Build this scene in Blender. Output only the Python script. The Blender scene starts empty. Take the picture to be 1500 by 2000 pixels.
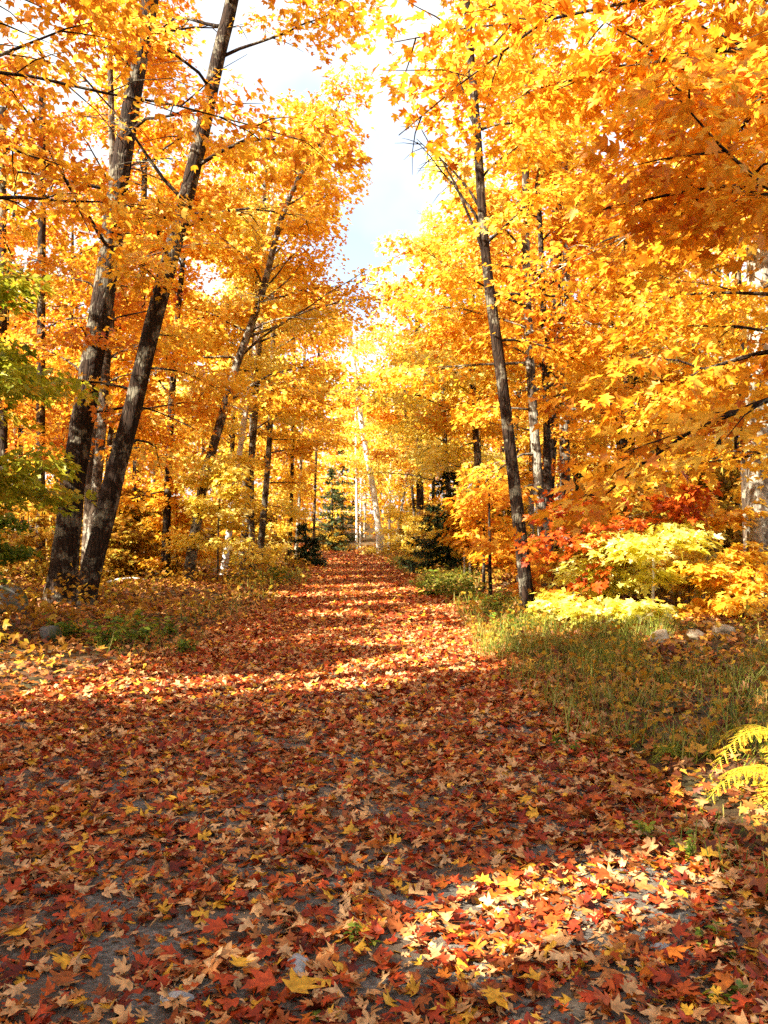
import bpy, math, random
import numpy as np

# ------------------------------------------------------------------ camera, sky, sun, exposure
sc = bpy.context.scene
COL = sc.collection
F_PX, CX, CY, HORIZON, CAM_H = 1732.0, 750.0, 1000.0, 1030.0, 1.6
PITCH = math.atan((HORIZON - CY) / F_PX)
cam_data = bpy.data.cameras.new("camera")
cam = bpy.data.objects.new("camera", cam_data)
COL.objects.link(cam)
cam.location = (0, 0, CAM_H)
cam.rotation_euler = (math.radians(90) + PITCH, 0, 0)
cam_data.sensor_fit = 'VERTICAL'
cam_data.sensor_height = 24.0
cam_data.lens = 24.0 * F_PX / 2000.0
cam_data.clip_start = 0.05
cam_data.clip_end = 2000
sc.camera = cam

SUN_EL = math.radians(40)
SUN_AZ = math.radians(238)          # clockwise from +Y: behind the camera, to the left
SUN = np.array([math.sin(SUN_AZ) * math.cos(SUN_EL), math.cos(SUN_AZ) * math.cos(SUN_EL), math.sin(SUN_EL)])
world = bpy.data.worlds.new("World")
sc.world = world
world.use_nodes = True
wn = world.node_tree
wn.nodes.clear()
sky = wn.nodes.new("ShaderNodeTexSky")
sky.sky_type = 'NISHITA'
sky.sun_disc = False
sky.sun_elevation = SUN_EL
sky.sun_rotation = SUN_AZ
sky.air_density = 1.0
sky.dust_density = 4.0
bg = wn.nodes.new("ShaderNodeBackground")
bg.inputs["Strength"].default_value = 0.095
wo = wn.nodes.new("ShaderNodeOutputWorld")
# white mixed into the blue by noise, imitating an overexposed sky
wtc = wn.nodes.new("ShaderNodeTexCoord")
wnz = wn.nodes.new("ShaderNodeTexNoise")
wnz.inputs["Scale"].default_value = 2.6
wnz.inputs["Detail"].default_value = 5
wn.links.new(wtc.outputs["Generated"], wnz.inputs["Vector"])
wmr = wn.nodes.new("ShaderNodeMapRange")
wmr.inputs["From Min"].default_value = 0.38
wmr.inputs["From Max"].default_value = 0.56
wmr.inputs["To Min"].default_value = 0.08
wmr.inputs["To Max"].default_value = 0.95
wn.links.new(wnz.outputs["Fac"], wmr.inputs["Value"])
wmx = wn.nodes.new("ShaderNodeMixRGB")
wmx.inputs[2].default_value = (2.6, 2.7, 2.75, 1)
wn.links.new(wmr.outputs[0], wmx.inputs[0])
wn.links.new(sky.outputs[0], wmx.inputs[1])
wn.links.new(wmx.outputs[0], bg.inputs[0])
wn.links.new(bg.outputs[0], wo.inputs[0])

sun_data = bpy.data.lights.new("sun", 'SUN')
sun_data.energy = 5.0
sun_data.angle = math.radians(0.5)
sun_data.color = (1.0, 0.92, 0.76)
sun_o = bpy.data.objects.new("sun", sun_data)
COL.objects.link(sun_o)
sun_o.rotation_euler = (math.pi / 2 - SUN_EL, 0, math.pi - SUN_AZ)   # checked below against SUN
from mathutils import Vector
sun_o.rotation_euler = Vector(tuple(SUN)).to_track_quat('Z', 'Y').to_euler()

sc.view_settings.view_transform = 'Standard'
sc.view_settings.look = 'None'
sc.view_settings.exposure = 2.45
sc.view_settings.gamma = 1.0
sc.view_settings.use_curve_mapping = False
sc.cycles.max_bounces = 10
sc.cycles.diffuse_bounces = 6
sc.cycles.glossy_bounces = 2
sc.cycles.transmission_bounces = 6
sc.cycles.transparent_max_bounces = 4
sc.cycles.sample_clamp_indirect = 6.0
sc.cycles.use_denoising = False


# ------------------------------------------------------------------ helpers
def tag(o, label=None, cat=None, group=None, kind=None):
    if label: o['label'] = label
    if cat: o['category'] = cat
    if group: o['group'] = group
    if kind: o['kind'] = kind
    return o


def thing(name, label, cat, loc=(0, 0, 0), group=None):
    o = bpy.data.objects.new(name, None)
    o.empty_display_size = 0.2
    COL.objects.link(o)
    o.location = loc
    return tag(o, label, cat, group)


def link(name, me, mat=None, parent=None):
    o = bpy.data.objects.new(name, me)
    COL.objects.link(o)
    if mat is not None and not me.materials:
        me.materials.append(mat)
    if parent is not None:
        o.parent = parent
    return o


def copy_tree(root, loc, rotz=0.0, scale=1.0, label=None, group=None, mats=None):
    """A copy of a thing and of each of its parts, with its own place, label and (by part name) material."""
    r = root.copy()
    COL.objects.link(r)
    r.location = loc
    r.rotation_euler = (0, 0, rotz)
    r.scale = (scale, scale, scale)
    if label: r['label'] = label
    if group: r['group'] = group
    for ch in list(root.children):
        c = ch.copy()
        COL.objects.link(c)
        c.parent = r
        base = ch.name.split('.')[0]
        if mats and base in mats:
            c.material_slots[0].link = 'OBJECT'
            c.material_slots[0].material = mats[base]
    return r


def ray_point(px, py, d):
    """The point of the place that stands d metres ahead of the camera and is seen at photo pixel (px, py)."""
    u, v = (px - CX) / F_PX, (CY - py) / F_PX
    y = math.cos(PITCH) - math.sin(PITCH) * v
    z = math.sin(PITCH) + math.cos(PITCH) * v
    s = d / y
    return np.array([u * s, d, CAM_H + z * s])


def depth_of(py):
    return CAM_H * F_PX / (py - HORIZON)


def noise2(x, y, s=0.0):
    return (np.sin(x * 1.3 + 2.1 * np.sin(y * 0.7 + s) + s) + np.sin(y * 1.7 + 1.6 * np.sin(x * 0.9 - s) + 2 * s)
            + 0.5 * np.sin(x * 3.1 + y * 2.3 + s)) / 2.5


def path_mid(y):
    y = np.asarray(y, dtype=float)
    return np.interp(y, [-20, 0, 5, 10, 16, 23, 35, 46, 60, 80], [-1.2, -1.2, -1.0, -0.72, -0.35, -0.55, -1.0, -1.75, -4.0, -9.0])


def path_half(y):
    y = np.asarray(y, dtype=float)
    return np.interp(y, [-20, 0, 5, 8, 11, 16, 23, 40, 60], [3.2, 2.9, 2.45, 2.2, 1.85, 1.75, 1.5, 1.4, 1.4])


def off_path(x, y):
    return np.abs(x - path_mid(y)) - path_half(y)


def ground_z(x, y):
    x = np.asarray(x, dtype=float)
    y = np.asarray(y, dtype=float)
    off = np.clip(off_path(x, y), 0, None)
    k = 1 - np.exp(-off / 1.2)
    far = np.clip((y - 45) / 60, 0, 1)
    return k * (0.10 + 0.10 * noise2(x * 0.6, y * 0.6) + 0.010 * np.clip(off, 0, 30)) + far * far * 3.0 * (0.3 + 0.7 * k)


def mesh_from(name, V, T, smooth=False, **attrs):
    me = bpy.data.meshes.new(name)
    V = np.ascontiguousarray(V, dtype=np.float32)
    T = np.ascontiguousarray(T, dtype=np.int32)
    k = T.shape[1]
    me.vertices.add(len(V))
    me.vertices.foreach_set("co", V.ravel())
    me.loops.add(T.size)
    me.loops.foreach_set("vertex_index", T.ravel())
    me.polygons.add(len(T))
    me.polygons.foreach_set("loop_start", np.arange(0, T.size, k, dtype=np.int32))
    if smooth:
        me.polygons.foreach_set("use_smooth", np.ones(len(T), dtype=bool))
    for n, a in attrs.items():
        at = me.attributes.new(n, 'FLOAT', 'POINT')
        at.data.foreach_set("value", np.ascontiguousarray(a, dtype=np.float32))
    me.update(calc_edges=True)
    return me


def unit(a):
    return a / np.maximum(np.linalg.norm(a, axis=-1, keepdims=True), 1e-9)


# leaf outlines: u along the leaf from stem to tip, v sideways
def _fan(right, centre):
    left = [(u, -v) for u, v in right[1:-1]][::-1]
    out = right + left
    pts = [centre] + out
    n = len(out)
    tris = [(0, 1 + i, 1 + (i + 1) % n) for i in range(n)]
    return np.array(pts, float), np.array(tris)


LEAF_FINE = _fan([(0, 0), (0.04, 0.22), (0.10, 0.42), (0.25, 0.25), (0.44, 0.43), (0.66, 0.54), (0.58, 0.33), (0.52, 0.15),
                  (0.74, 0.21), (0.80, 0.10), (1.0, 0)], (0.34, 0))
def _vary(seed):
    r = np.random.default_rng(seed)
    P, T = LEAF_FINE
    P = P.copy()
    P[2:] = P[2:] * r.uniform(0.82, 1.12, (len(P) - 2, 1)) + r.normal(0, 0.035, (len(P) - 2, 2))
    P[:, 0] *= r.uniform(0.85, 1.1)
    return P, T


LEAF_KINDS = [_vary(k) for k in range(6)]
LEAF_MID = (np.array([(0, 0), (0.12, 0.40), (0.62, 0.50), (0.50, 0.15), (1, 0), (0.50, -0.15), (0.62, -0.50), (0.12, -0.40)], float),
            np.array([(0, 1, 2), (0, 2, 3), (0, 3, 4), (0, 4, 5), (0, 5, 6), (0, 6, 7)]))
LEAF_LOW = (np.array([(0, 0), (0.45, 0.42), (1, 0), (0.45, -0.42)], float), np.array([(0, 1, 2), (0, 2, 3)]))
LEAF_OVAL = (np.array([(0, 0), (0.35, 0.26), (0.7, 0.2), (1, 0), (0.7, -0.2), (0.35, -0.26)], float),
             np.array([(0, 1, 2), (0, 2, 3), (0, 3, 4), (0, 4, 5)]))
LEAF_SPIKE = (np.array([(0, 0.0), (0.3, 0.10), (1, 0), (0.3, -0.10)], float), np.array([(0, 1, 2), (0, 2, 3)]))


def leaf_geo(C, X, N, S, tone, tmpl, curl):
    """Triangles of one leaf per row: stem point C, tip direction X, normal N, length S, tone, curl."""
    P, T = tmpl
    X = unit(X)
    N = N - X * (N * X).sum(1, keepdims=True)
    N = unit(N)
    Y = np.cross(N, X)
    n, k = len(C), len(P)
    u = P[None, :, 0]
    v = P[None, :, 1]
    w = curl[:, None] * (0.45 * np.abs(v) - 0.35 * u * u)
    V = C[:, None, :] + S[:, None, None] * (u[..., None] * X[:, None, :] + v[..., None] * Y[:, None, :] + w[..., None] * N[:, None, :])
    TT = (T[None] + (np.arange(n) * k)[:, None, None]).reshape(-1, 3)
    return V.reshape(-1, 3), TT, np.repeat(tone, k)


def leaf_mesh(name, C, X, N, S, tone, tmpl, curl):
    V, T, t = leaf_geo(C, X, N, S, tone, tmpl, curl)
    return mesh_from(name, V, T, tone=t)


class Tubes:
    def __init__(self):
        self.V, self.Q, self.n = [], [], 0

    def add(self, pts, rad, sides=6, rough=0.0, rng=None, cap=False):
        pts = np.asarray(pts, float)
        rad = np.asarray(rad, float)
        d = unit(np.gradient(pts, axis=0))
        ref = np.array([0.0, 0, 1]) if abs(d[0][2]) < 0.8 else np.array([1.0, 0.2, 0])
        a = unit(np.cross(d, ref))
        b = np.cross(d, a)
        th = np.linspace(0, 2 * np.pi, sides, endpoint=False)
        r = rad[:, None] * np.ones(sides)[None]
        if rough and rng is not None:
            nz = rng.normal(0, 1, (len(pts), sides))
            nz = (nz + np.roll(nz, 1, 0) + np.roll(nz, -1, 0)) / 1.7
            r = r * (1 + rough * nz)
        V = pts[:, None, :] + r[..., None] * (np.cos(th)[None, :, None] * a[:, None, :] + np.sin(th)[None, :, None] * b[:, None, :])
        k = len(pts)
        i = np.arange(k - 1)[:, None] * sides
        j = np.arange(sides)[None]
        jn = (j + 1) % sides
        Q = np.stack([i + j, i + jn, i + sides + jn, i + sides + j], -1).reshape(-1, 4) + self.n
        self.V.append(V.reshape(-1, 3))
        self.Q.append(Q)
        self.n += k * sides

    def mesh(self, name):
        return mesh_from(name, np.concatenate(self.V), np.concatenate(self.Q), smooth=True)


def smooth_path(pts, n):
    pts = np.asarray(pts, float)
    s = np.r_[0, np.cumsum(np.linalg.norm(np.diff(pts, axis=0), axis=1))]
    t = np.linspace(0, s[-1], n)
    out = np.stack([np.interp(t, s, pts[:, k]) for k in range(3)], 1)
    for _ in range(2):
        out[1:-1] = (out[:-2] + 2 * out[1:-1] + out[2:]) / 4
    return out


# ------------------------------------------------------------------ materials
def new_mat(name):
    m = bpy.data.materials.new(name)
    m.use_nodes = True
    m.node_tree.nodes.clear()
    return m, m.node_tree.nodes, m.node_tree.links


def ramp(nodes, stops, interp='LINEAR'):
    r = nodes.new("ShaderNodeValToRGB")
    r.color_ramp.interpolation = interp
    e = r.color_ramp.elements
    while len(e) < len(stops):
        e.new(0.5)
    for k, (p, c) in enumerate(stops):
        e[k].position = p
        e[k].color = (*c, 1)
    return r


def leaf_mat(name, cols, trans=0.5, interp='LINEAR', rough=0.45, spec=0.25, tmul=1.15, blotch=0.75):
    m, n, l = new_mat(name)
    at = n.new("ShaderNodeAttribute")
    at.attribute_name = "tone"
    st = [(i / max(1, len(cols) - (0 if interp == 'CONSTANT' else 1)), c) for i, c in enumerate(cols)]
    r = ramp(n, st, interp)
    l.new(at.outputs["Fac"], r.inputs[0])
    # blotches within and between leaves
    tc = n.new("ShaderNodeTexCoord")
    nz = n.new("ShaderNodeTexNoise")
    nz.inputs["Scale"].default_value = 22 if blotch > 0.5 else 38
    nz.inputs["Detail"].default_value = 2
    l.new(tc.outputs["Object"], nz.inputs["Vector"])
    hsv = n.new("ShaderNodeHueSaturation")
    mr = n.new("ShaderNodeMapRange")
    mr.inputs["From Min"].default_value = 0.3
    mr.inputs["From Max"].default_value = 0.7
    mr.inputs["To Min"].default_value = blotch
    mr.inputs["To Max"].default_value = 1.2
    l.new(nz.outputs["Fac"], mr.inputs["Value"])
    l.new(mr.outputs[0], hsv.inputs["Value"])
    l.new(r.outputs[0], hsv.inputs["Color"])
    p = n.new("ShaderNodeBsdfPrincipled")
    p.inputs["Roughness"].default_value = rough
    p.inputs["Specular IOR Level"].default_value = spec
    l.new(hsv.outputs[0], p.inputs["Base Color"])
    t = n.new("ShaderNodeBsdfTranslucent")
    g = n.new("ShaderNodeMixRGB")
    g.blend_type = 'MULTIPLY'
    g.inputs[0].default_value = 1
    g.inputs[2].default_value = (tmul, tmul, tmul * 0.8, 1)
    l.new(hsv.outputs[0], g.inputs[1])
    l.new(g.outputs[0], t.inputs["Color"])
    mx = n.new("ShaderNodeMixShader")
    mx.inputs[0].default_value = trans
    l.new(p.outputs[0], mx.inputs[1])
    l.new(t.outputs[0], mx.inputs[2])
    o = n.new("ShaderNodeOutputMaterial")
    l.new(mx.outputs[0], o.inputs[0])
    return m


def bark_mat(name, dark, light, lichen, amount=0.45, stretch=0.18, scale=9, bump=0.6):
    m, n, l = new_mat(name)
    tc = n.new("ShaderNodeTexCoord")
    mp = n.new("ShaderNodeMapping")
    mp.inputs["Scale"].default_value = (1, 1, stretch)
    l.new(tc.outputs["Object"], mp.inputs["Vector"])
    n1 = n.new("ShaderNodeTexNoise")
    n1.inputs["Scale"].default_value = scale * 2.2
    n1.inputs["Detail"].default_value = 6
    n1.inputs["Roughness"].default_value = 0.65
    l.new(mp.outputs[0], n1.inputs["Vector"])
    vo = n.new("ShaderNodeTexVoronoi")
    vo.feature = 'DISTANCE_TO_EDGE'
    vo.inputs["Scale"].default_value = scale * 1.6
    l.new(mp.outputs[0], vo.inputs["Vector"])
    r1 = ramp(n, [(0.32, dark), (0.66, light)])
    l.new(n1.outputs["Fac"], r1.inputs[0])
    n2 = n.new("ShaderNodeTexNoise")
    n2.inputs["Scale"].default_value = 3.4
    n2.inputs["Detail"].default_value = 5
    n2.inputs["Roughness"].default_value = 0.7
    l.new(tc.outputs["Object"], n2.inputs["Vector"])
    r2 = ramp(n, [(0.62 - amount * 0.3, (0, 0, 0)), (0.70 - amount * 0.3, (1, 1, 1))])
    l.new(n2.outputs["Fac"], r2.inputs[0])
    mx = n.new("ShaderNodeMixRGB")
    mx.inputs[2].default_value = (*lichen, 1)
    mulf = n.new("ShaderNodeMath")
    mulf.operation = 'MULTIPLY'
    mulf.inputs[1].default_value = 0.8
    l.new(r2.outputs[0], mulf.inputs[0])
    l.new(mulf.outputs[0], mx.inputs[0])
    l.new(r1.outputs[0], mx.inputs[1])
    # fissures
    r3 = ramp(n, [(0.0, (0.45, 0.45, 0.45)), (0.12, (1, 1, 1))])
    l.new(vo.outputs["Distance"], r3.inputs[0])
    mm = n.new("ShaderNodeMixRGB")
    mm.blend_type = 'MULTIPLY'
    mm.inputs[0].default_value = 0.75
    l.new(mx.outputs[0], mm.inputs[1])
    l.new(r3.outputs[0], mm.inputs[2])
    p = n.new("ShaderNodeBsdfPrincipled")
    p.inputs["Roughness"].default_value = 0.9
    p.inputs["Specular IOR Level"].default_value = 0.15
    l.new(mm.outputs[0], p.inputs["Base Color"])
    add = n.new("ShaderNodeMath")
    l.new(n1.outputs["Fac"], add.inputs[0])
    l.new(r3.outputs[0], add.inputs[1])
    bp = n.new("ShaderNodeBump")
    bp.inputs["Strength"].default_value = bump
    bp.inputs["Distance"].default_value = 0.03
    l.new(add.outputs[0], bp.inputs["Height"])
    l.new(bp.outputs[0], p.inputs["Normal"])
    o = n.new("ShaderNodeOutputMaterial")
    l.new(p.outputs[0], o.inputs[0])
    return m


def speckle_mat(name, stops, scale, bump=0.5, dist=0.02, scale2=None, tint=None):
    m, n, l = new_mat(name)
    tc = n.new("ShaderNodeTexCoord")
    n1 = n.new("ShaderNodeTexNoise")
    n1.inputs["Scale"].default_value = scale
    n1.inputs["Detail"].default_value = 8
    n1.inputs["Roughness"].default_value = 0.75
    l.new(tc.outputs["Object"], n1.inputs["Vector"])
    r = ramp(n, stops)
    l.new(n1.outputs["Fac"], r.inputs[0])
    col = r.outputs[0]
    if tint:
        n2 = n.new("ShaderNodeTexNoise")
        n2.inputs["Scale"].default_value = scale2
        n2.inputs["Detail"].default_value = 4
        l.new(tc.outputs["Object"], n2.inputs["Vector"])
        r2 = ramp(n, [(0.42, (0, 0, 0)), (0.6, (1, 1, 1))])
        l.new(n2.outputs["Fac"], r2.inputs[0])
        mx = n.new("ShaderNodeMixRGB")
        mx.inputs[2].default_value = (*tint, 1)
        l.new(r2.outputs[0], mx.inputs[0])
        l.new(col, mx.inputs[1])
        col = mx.outputs[0]
    p = n.new("ShaderNodeBsdfPrincipled")
    p.inputs["Roughness"].default_value = 0.9
    p.inputs["Specular IOR Level"].default_value = 0.2
    l.new(col, p.inputs["Base Color"])
    bp = n.new("ShaderNodeBump")
    bp.inputs["Strength"].default_value = bump
    bp.inputs["Distance"].default_value = dist
    l.new(n1.outputs["Fac"], bp.inputs["Height"])
    l.new(bp.outputs[0], p.inputs["Normal"])
    o = n.new("ShaderNodeOutputMaterial")
    l.new(p.outputs[0], o.inputs[0])
    return m


M = {}
M['gold'] = leaf_mat("gold_leaves", [(0.52, 0.18, 0.014), (0.66, 0.31, 0.02), (0.76, 0.45, 0.035), (0.82, 0.57, 0.07), (0.86, 0.66, 0.20)])
M['orange'] = leaf_mat("orange_leaves", [(0.40, 0.075, 0.012), (0.55, 0.16, 0.014), (0.64, 0.25, 0.018), (0.71, 0.34, 0.025), (0.78, 0.47, 0.06)])
M['amber'] = leaf_mat("amber_leaves", [(0.44, 0.11, 0.012), (0.59, 0.22, 0.016), (0.69, 0.33, 0.022), (0.77, 0.44, 0.035), (0.82, 0.57, 0.10)])
M['red'] = leaf_mat("red_leaves", [(0.30, 0.04, 0.008), (0.44, 0.075, 0.010), (0.54, 0.12, 0.012), (0.62, 0.21, 0.016)])
M['yellow'] = leaf_mat("yellow_leaves", [(0.66, 0.44, 0.03), (0.76, 0.58, 0.07), (0.78, 0.66, 0.16), (0.84, 0.76, 0.38)])
M['lemon'] = leaf_mat("lemon_leaves", [(0.52, 0.46, 0.03), (0.66, 0.60, 0.07), (0.74, 0.70, 0.18), (0.82, 0.78, 0.40)])
M['lime'] = leaf_mat("lime_leaves", [(0.14, 0.18, 0.012), (0.28, 0.30, 0.016), (0.42, 0.40, 0.03), (0.58, 0.36, 0.03)])
M['brush'] = leaf_mat("brush_leaves", [(0.12, 0.055, 0.010), (0.26, 0.12, 0.012), (0.42, 0.21, 0.018), (0.52, 0.36, 0.04), (0.24, 0.23, 0.03)])
M['weed'] = leaf_mat("weed_leaves", [(0.05, 0.09, 0.010), (0.10, 0.17, 0.015), (0.20, 0.26, 0.02), (0.36, 0.36, 0.04)], trans=0.35)
M['fern'] = leaf_mat("fern_leaves", [(0.30, 0.30, 0.02), (0.56, 0.46, 0.03), (0.66, 0.42, 0.04), (0.36, 0.18, 0.03)], trans=0.45)
M['fern_green'] = leaf_mat("green_fern_leaves", [(0.10, 0.15, 0.015), (0.22, 0.26, 0.02), (0.40, 0.32, 0.03)], trans=0.4)
M['needles'] = leaf_mat("spruce_needles", [(0.018, 0.034, 0.014), (0.036, 0.058, 0.02), (0.075, 0.095, 0.03)], trans=0.12)
M['needles_far'] = leaf_mat("far_spruce_needles", [(0.04, 0.06, 0.025), (0.07, 0.10, 0.035), (0.12, 0.13, 0.04)], trans=0.15)
M['grass'] = leaf_mat("grass_blades", [(0.06, 0.09, 0.012), (0.13, 0.18, 0.018), (0.22, 0.25, 0.03), (0.36, 0.30, 0.08), (0.28, 0.14, 0.03)], trans=0.3)
M['litter'] = leaf_mat("fallen_leaves", [(0.13, 0.016, 0.006), (0.25, 0.026, 0.008), (0.36, 0.046, 0.010), (0.46, 0.085, 0.012), (0.28, 0.075, 0.018), (0.52, 0.14, 0.014),
                                         (0.56, 0.29, 0.11), (0.62, 0.37, 0.17), (0.46, 0.18, 0.05), (0.42, 0.055, 0.012), (0.58, 0.32, 0.13), (0.66, 0.35, 0.03)],
                       trans=0.12, interp='CONSTANT', rough=0.5, spec=0.2, blotch=0.5)
M['floor_litter'] = leaf_mat("forest_floor_leaves", [(0.12, 0.03, 0.010), (0.22, 0.06, 0.014), (0.32, 0.10, 0.018), (0.42, 0.16, 0.025), (0.36, 0.17, 0.06),
                                                     (0.52, 0.26, 0.03)], trans=0.12, interp='CONSTANT', rough=0.55)
M['bark_dark'] = bark_mat("dark_maple_bark", (0.009, 0.005, 0.003), (0.045, 0.025, 0.015), (0.19, 0.17, 0.12), 0.32, bump=1.0)
M['bark_grey'] = bark_mat("grey_maple_bark", (0.02, 0.013, 0.008), (0.09, 0.06, 0.038), (0.30, 0.28, 0.22), 0.45, bump=0.8)
M['bark_pale'] = bark_mat("pale_mottled_bark", (0.09, 0.07, 0.05), (0.30, 0.26, 0.20), (0.48, 0.46, 0.38), 0.45, stretch=0.6, scale=6, bump=0.3)
M['bark_birch'] = bark_mat("birch_bark", (0.30, 0.27, 0.23), (0.72, 0.70, 0.64), (0.78, 0.77, 0.72), 0.5, stretch=3.0, scale=4, bump=0.2)
M['bark_thin'] = bark_mat("thin_stem_bark", (0.03, 0.018, 0.012), (0.12, 0.08, 0.05), (0.32, 0.28, 0.2), 0.3)
M['stem'] = speckle_mat("green_stem", [(0.3, (0.10, 0.08, 0.03)), (0.7, (0.22, 0.18, 0.06))], 20)
M['gravel'] = speckle_mat("grey_gravel", [(0.30, (0.04, 0.036, 0.03)), (0.5, (0.15, 0.14, 0.12)), (0.66, (0.34, 0.32, 0.28))], 42, 0.9, 0.03,
                          scale2=1.4, tint=(0.15, 0.11, 0.075))
M['soil'] = speckle_mat("forest_soil", [(0.3, (0.02, 0.012, 0.008)), (0.5, (0.09, 0.045, 0.02)), (0.7, (0.22, 0.10, 0.03))], 9, 0.9, 0.06,
                        scale2=2.0, tint=(0.06, 0.05, 0.02))
M['rock'] = speckle_mat("boulder_stone", [(0.3, (0.15, 0.115, 0.07)), (0.5, (0.38, 0.31, 0.20)), (0.7, (0.56, 0.49, 0.36))], 7, 0.8, 0.03)
M['rock_dark'] = speckle_mat("mossy_stone", [(0.3, (0.05, 0.05, 0.045)), (0.5, (0.14, 0.13, 0.12)), (0.7, (0.26, 0.25, 0.22))], 7, 0.8, 0.03,
                             scale2=4, tint=(0.06, 0.08, 0.02))
M['stone_grey'] = speckle_mat("path_stone", [(0.3, (0.18, 0.19, 0.19)), (0.5, (0.34, 0.36, 0.36)), (0.7, (0.50, 0.52, 0.52))], 16, 0.6, 0.01)

# ------------------------------------------------------------------ light gaps carved out of the crowns along sun rays, to place sunlit patches
# (point to be sunlit, radius of the carved opening)
GAPS = [
    (ray_point(1130, 1780, depth_of(1780)), 0.50),
    (ray_point(1300, 1700, depth_of(1700)), 0.30),
    (ray_point(1000, 1830, depth_of(1830)), 0.22), (ray_point(1260, 1820, depth_of(1820)), 0.25),
    (ray_point(1480, 1450, 5.1), 0.60),
    (ray_point(230, 1352, depth_of(1352)), 0.65), (ray_point(330, 1348, depth_of(1348)), 0.70), (ray_point(430, 1342, depth_of(1342)), 0.55),
    (ray_point(560, 1335, depth_of(1335)), 0.55), (ray_point(690, 1330, depth_of(1330)), 0.60), (ray_point(820, 1300, depth_of(1300)), 0.7),
    (ray_point(900, 1280, depth_of(1280)), 0.7), (ray_point(30, 1400, depth_of(1400)), 0.3), (ray_point(770, 1255, depth_of(1255)), 0.5),
    (ray_point(850, 1235, depth_of(1235)), 0.6), (ray_point(640, 1200, depth_of(1200)), 0.6), (ray_point(880, 1190, depth_of(1190)), 0.7),
    (ray_point(720, 1180, depth_of(1180)), 0.7), (ray_point(690, 1145, depth_of(1145)), 0.9), (ray_point(700, 1110, depth_of(1110)), 1.2),
    (ray_point(60, 850, 12.6), 1.0), (ray_point(40, 680, 12.6), 0.9),
    (ray_point(1000, 1245, depth_of(1245)), 1.1), (ray_point(1130, 1230, depth_of(1230)), 1.0),
    (ray_point(1230, 1100, 13.5), 1.1), (ray_point(1330, 1130, 13.5), 1.0), (ray_point(1150, 1170, 13.5), 0.9),
    (ray_point(1290, 1270, depth_of(1268)), 0.35),
    (ray_point(1030, 1150, 16.3), 0.5),
    (ray_point(1480, 640, 15.0), 0.7),
    (ray_point(850, 800, 21.0), 2.2), (ray_point(760, 880, 24.0), 1.8), (ray_point(900, 620, 21.0), 2.0),
    (ray_point(1150, 700, 16.0), 1.5), (ray_point(1350, 820, 10.0), 1.0),
    (ray_point(330, 480, 16.5), 0.6), (ray_point(300, 130, 15.0), 1.2), (ray_point(600, 160, 15.0), 1.4),
    (ray_point(480, 650, 24.0), 2.2), (ray_point(560, 960, 30.0), 1.3),
    (ray_point(640, 1165, depth_of(1165)), 0.9), (ray_point(840, 1215, depth_of(1215)), 0.7), (ray_point(850, 1150, 22.0), 1.2),
    (ray_point(700, 1130, depth_of(1130)), 0.8), (ray_point(460, 760, 30.0), 0.8), (ray_point(455, 950, 34.0), 1.0),
]


def keep_leaf(C):
    """Which leaves stay: none in the openings carved to let the sun in, none over the open lane above the path, none at the lens."""
    k = np.ones(len(C), bool)
    for P, r in GAPS:
        d = C - P
        t = d @ SUN
        q = np.linalg.norm(d - t[:, None] * SUN, axis=1)
        k &= ~((q < r) & (t > 1.6 * r + 0.6))
    x, y, z = C.T
    lane = (y > 12.5) & (y < 36) & (x > -0.35) & (x < 1.2) & (z > 0.30 * y + 2.2) & (z < 0.50 * y + 1.6)
    k &= ~lane
    k &= ~((y > 17) & (y < 54) & (np.abs(x - path_mid(y) - 0.2) < 2.0) & (z < 4.6))
    k &= np.linalg.norm(C - np.array([0, 0, CAM_H]), axis=1) > 2.6
    k &= ~((np.abs(x) < 1.6) & (y > -1) & (y < 8) & (z < 5))
    return k


# ------------------------------------------------------------------ growing a tree
def spray(rng, C, D, R, per, size, tilt=0.45, droop=0.35, flat=0.13):
    """Leaves of flat sprays: centres C (m,3), heading D (m,3), radius R."""
    m = len(C)
    D = unit(D * np.array([1, 1, 0.3]))
    L = unit(np.cross(np.array([0, 0, 1.0]), D))
    r = np.sqrt(rng.random((m, per))) * R
    a = rng.random((m, per)) * 2 * np.pi
    A, B = r * np.cos(a) * 1.15, r * np.sin(a) * 0.9
    Z = rng.normal(0, flat * R, (m, per)) - droop * (r / R) ** 2 * R * 0.45
    slope = rng.normal(-0.1, 0.22, (m, 1))
    P = C[:, None] + A[..., None] * D[:, None] + B[..., None] * L[:, None]
    P[..., 2] += Z + slope * A
    X = A[..., None] * D[:, None] + B[..., None] * L[:, None]
    X = unit(X) * 0.8 + D[:, None] * 0.5 + rng.normal(0, 0.4, (m, per, 3))
    X[..., 2] = -np.abs(rng.normal(droop, 0.3, (m, per)))
    N = np.zeros((m, per, 3))
    N[..., 2] = 1
    N += rng.normal(0, tilt, (m, per, 3))
    N += 0.25 * D[:, None]
    S = 1.2 * size * rng.uniform(0.6, 1.25, (m, per))
    tone = np.clip(rng.normal(0.5, 0.17, (m, 1)) + rng.normal(0, 0.16, (m, per)), 0.01, 0.99)
    curl = rng.uniform(0.1, 1.0, (m, per))
    f = lambda q: q.reshape(-1, q.shape[-1]) if q.ndim == 3 else q.ravel()
    return f(P), f(X), f(N), S.ravel(), tone.ravel(), curl.ravel()


def limb_path(rng, p0, az, el, L, n=7, sag=0.25):
    d = np.array([math.cos(az) * math.cos(el), math.sin(az) * math.cos(el), math.sin(el)])
    pts = [p0]
    step = L / (n - 1)
    for i in range(n - 1):
        d = d + rng.normal(0, 0.10, 3) + np.array([0, 0, -sag / (n - 1)])
        d = d / np.linalg.norm(d)
        pts.append(pts[-1] + d * step)
    return np.array(pts)


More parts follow.
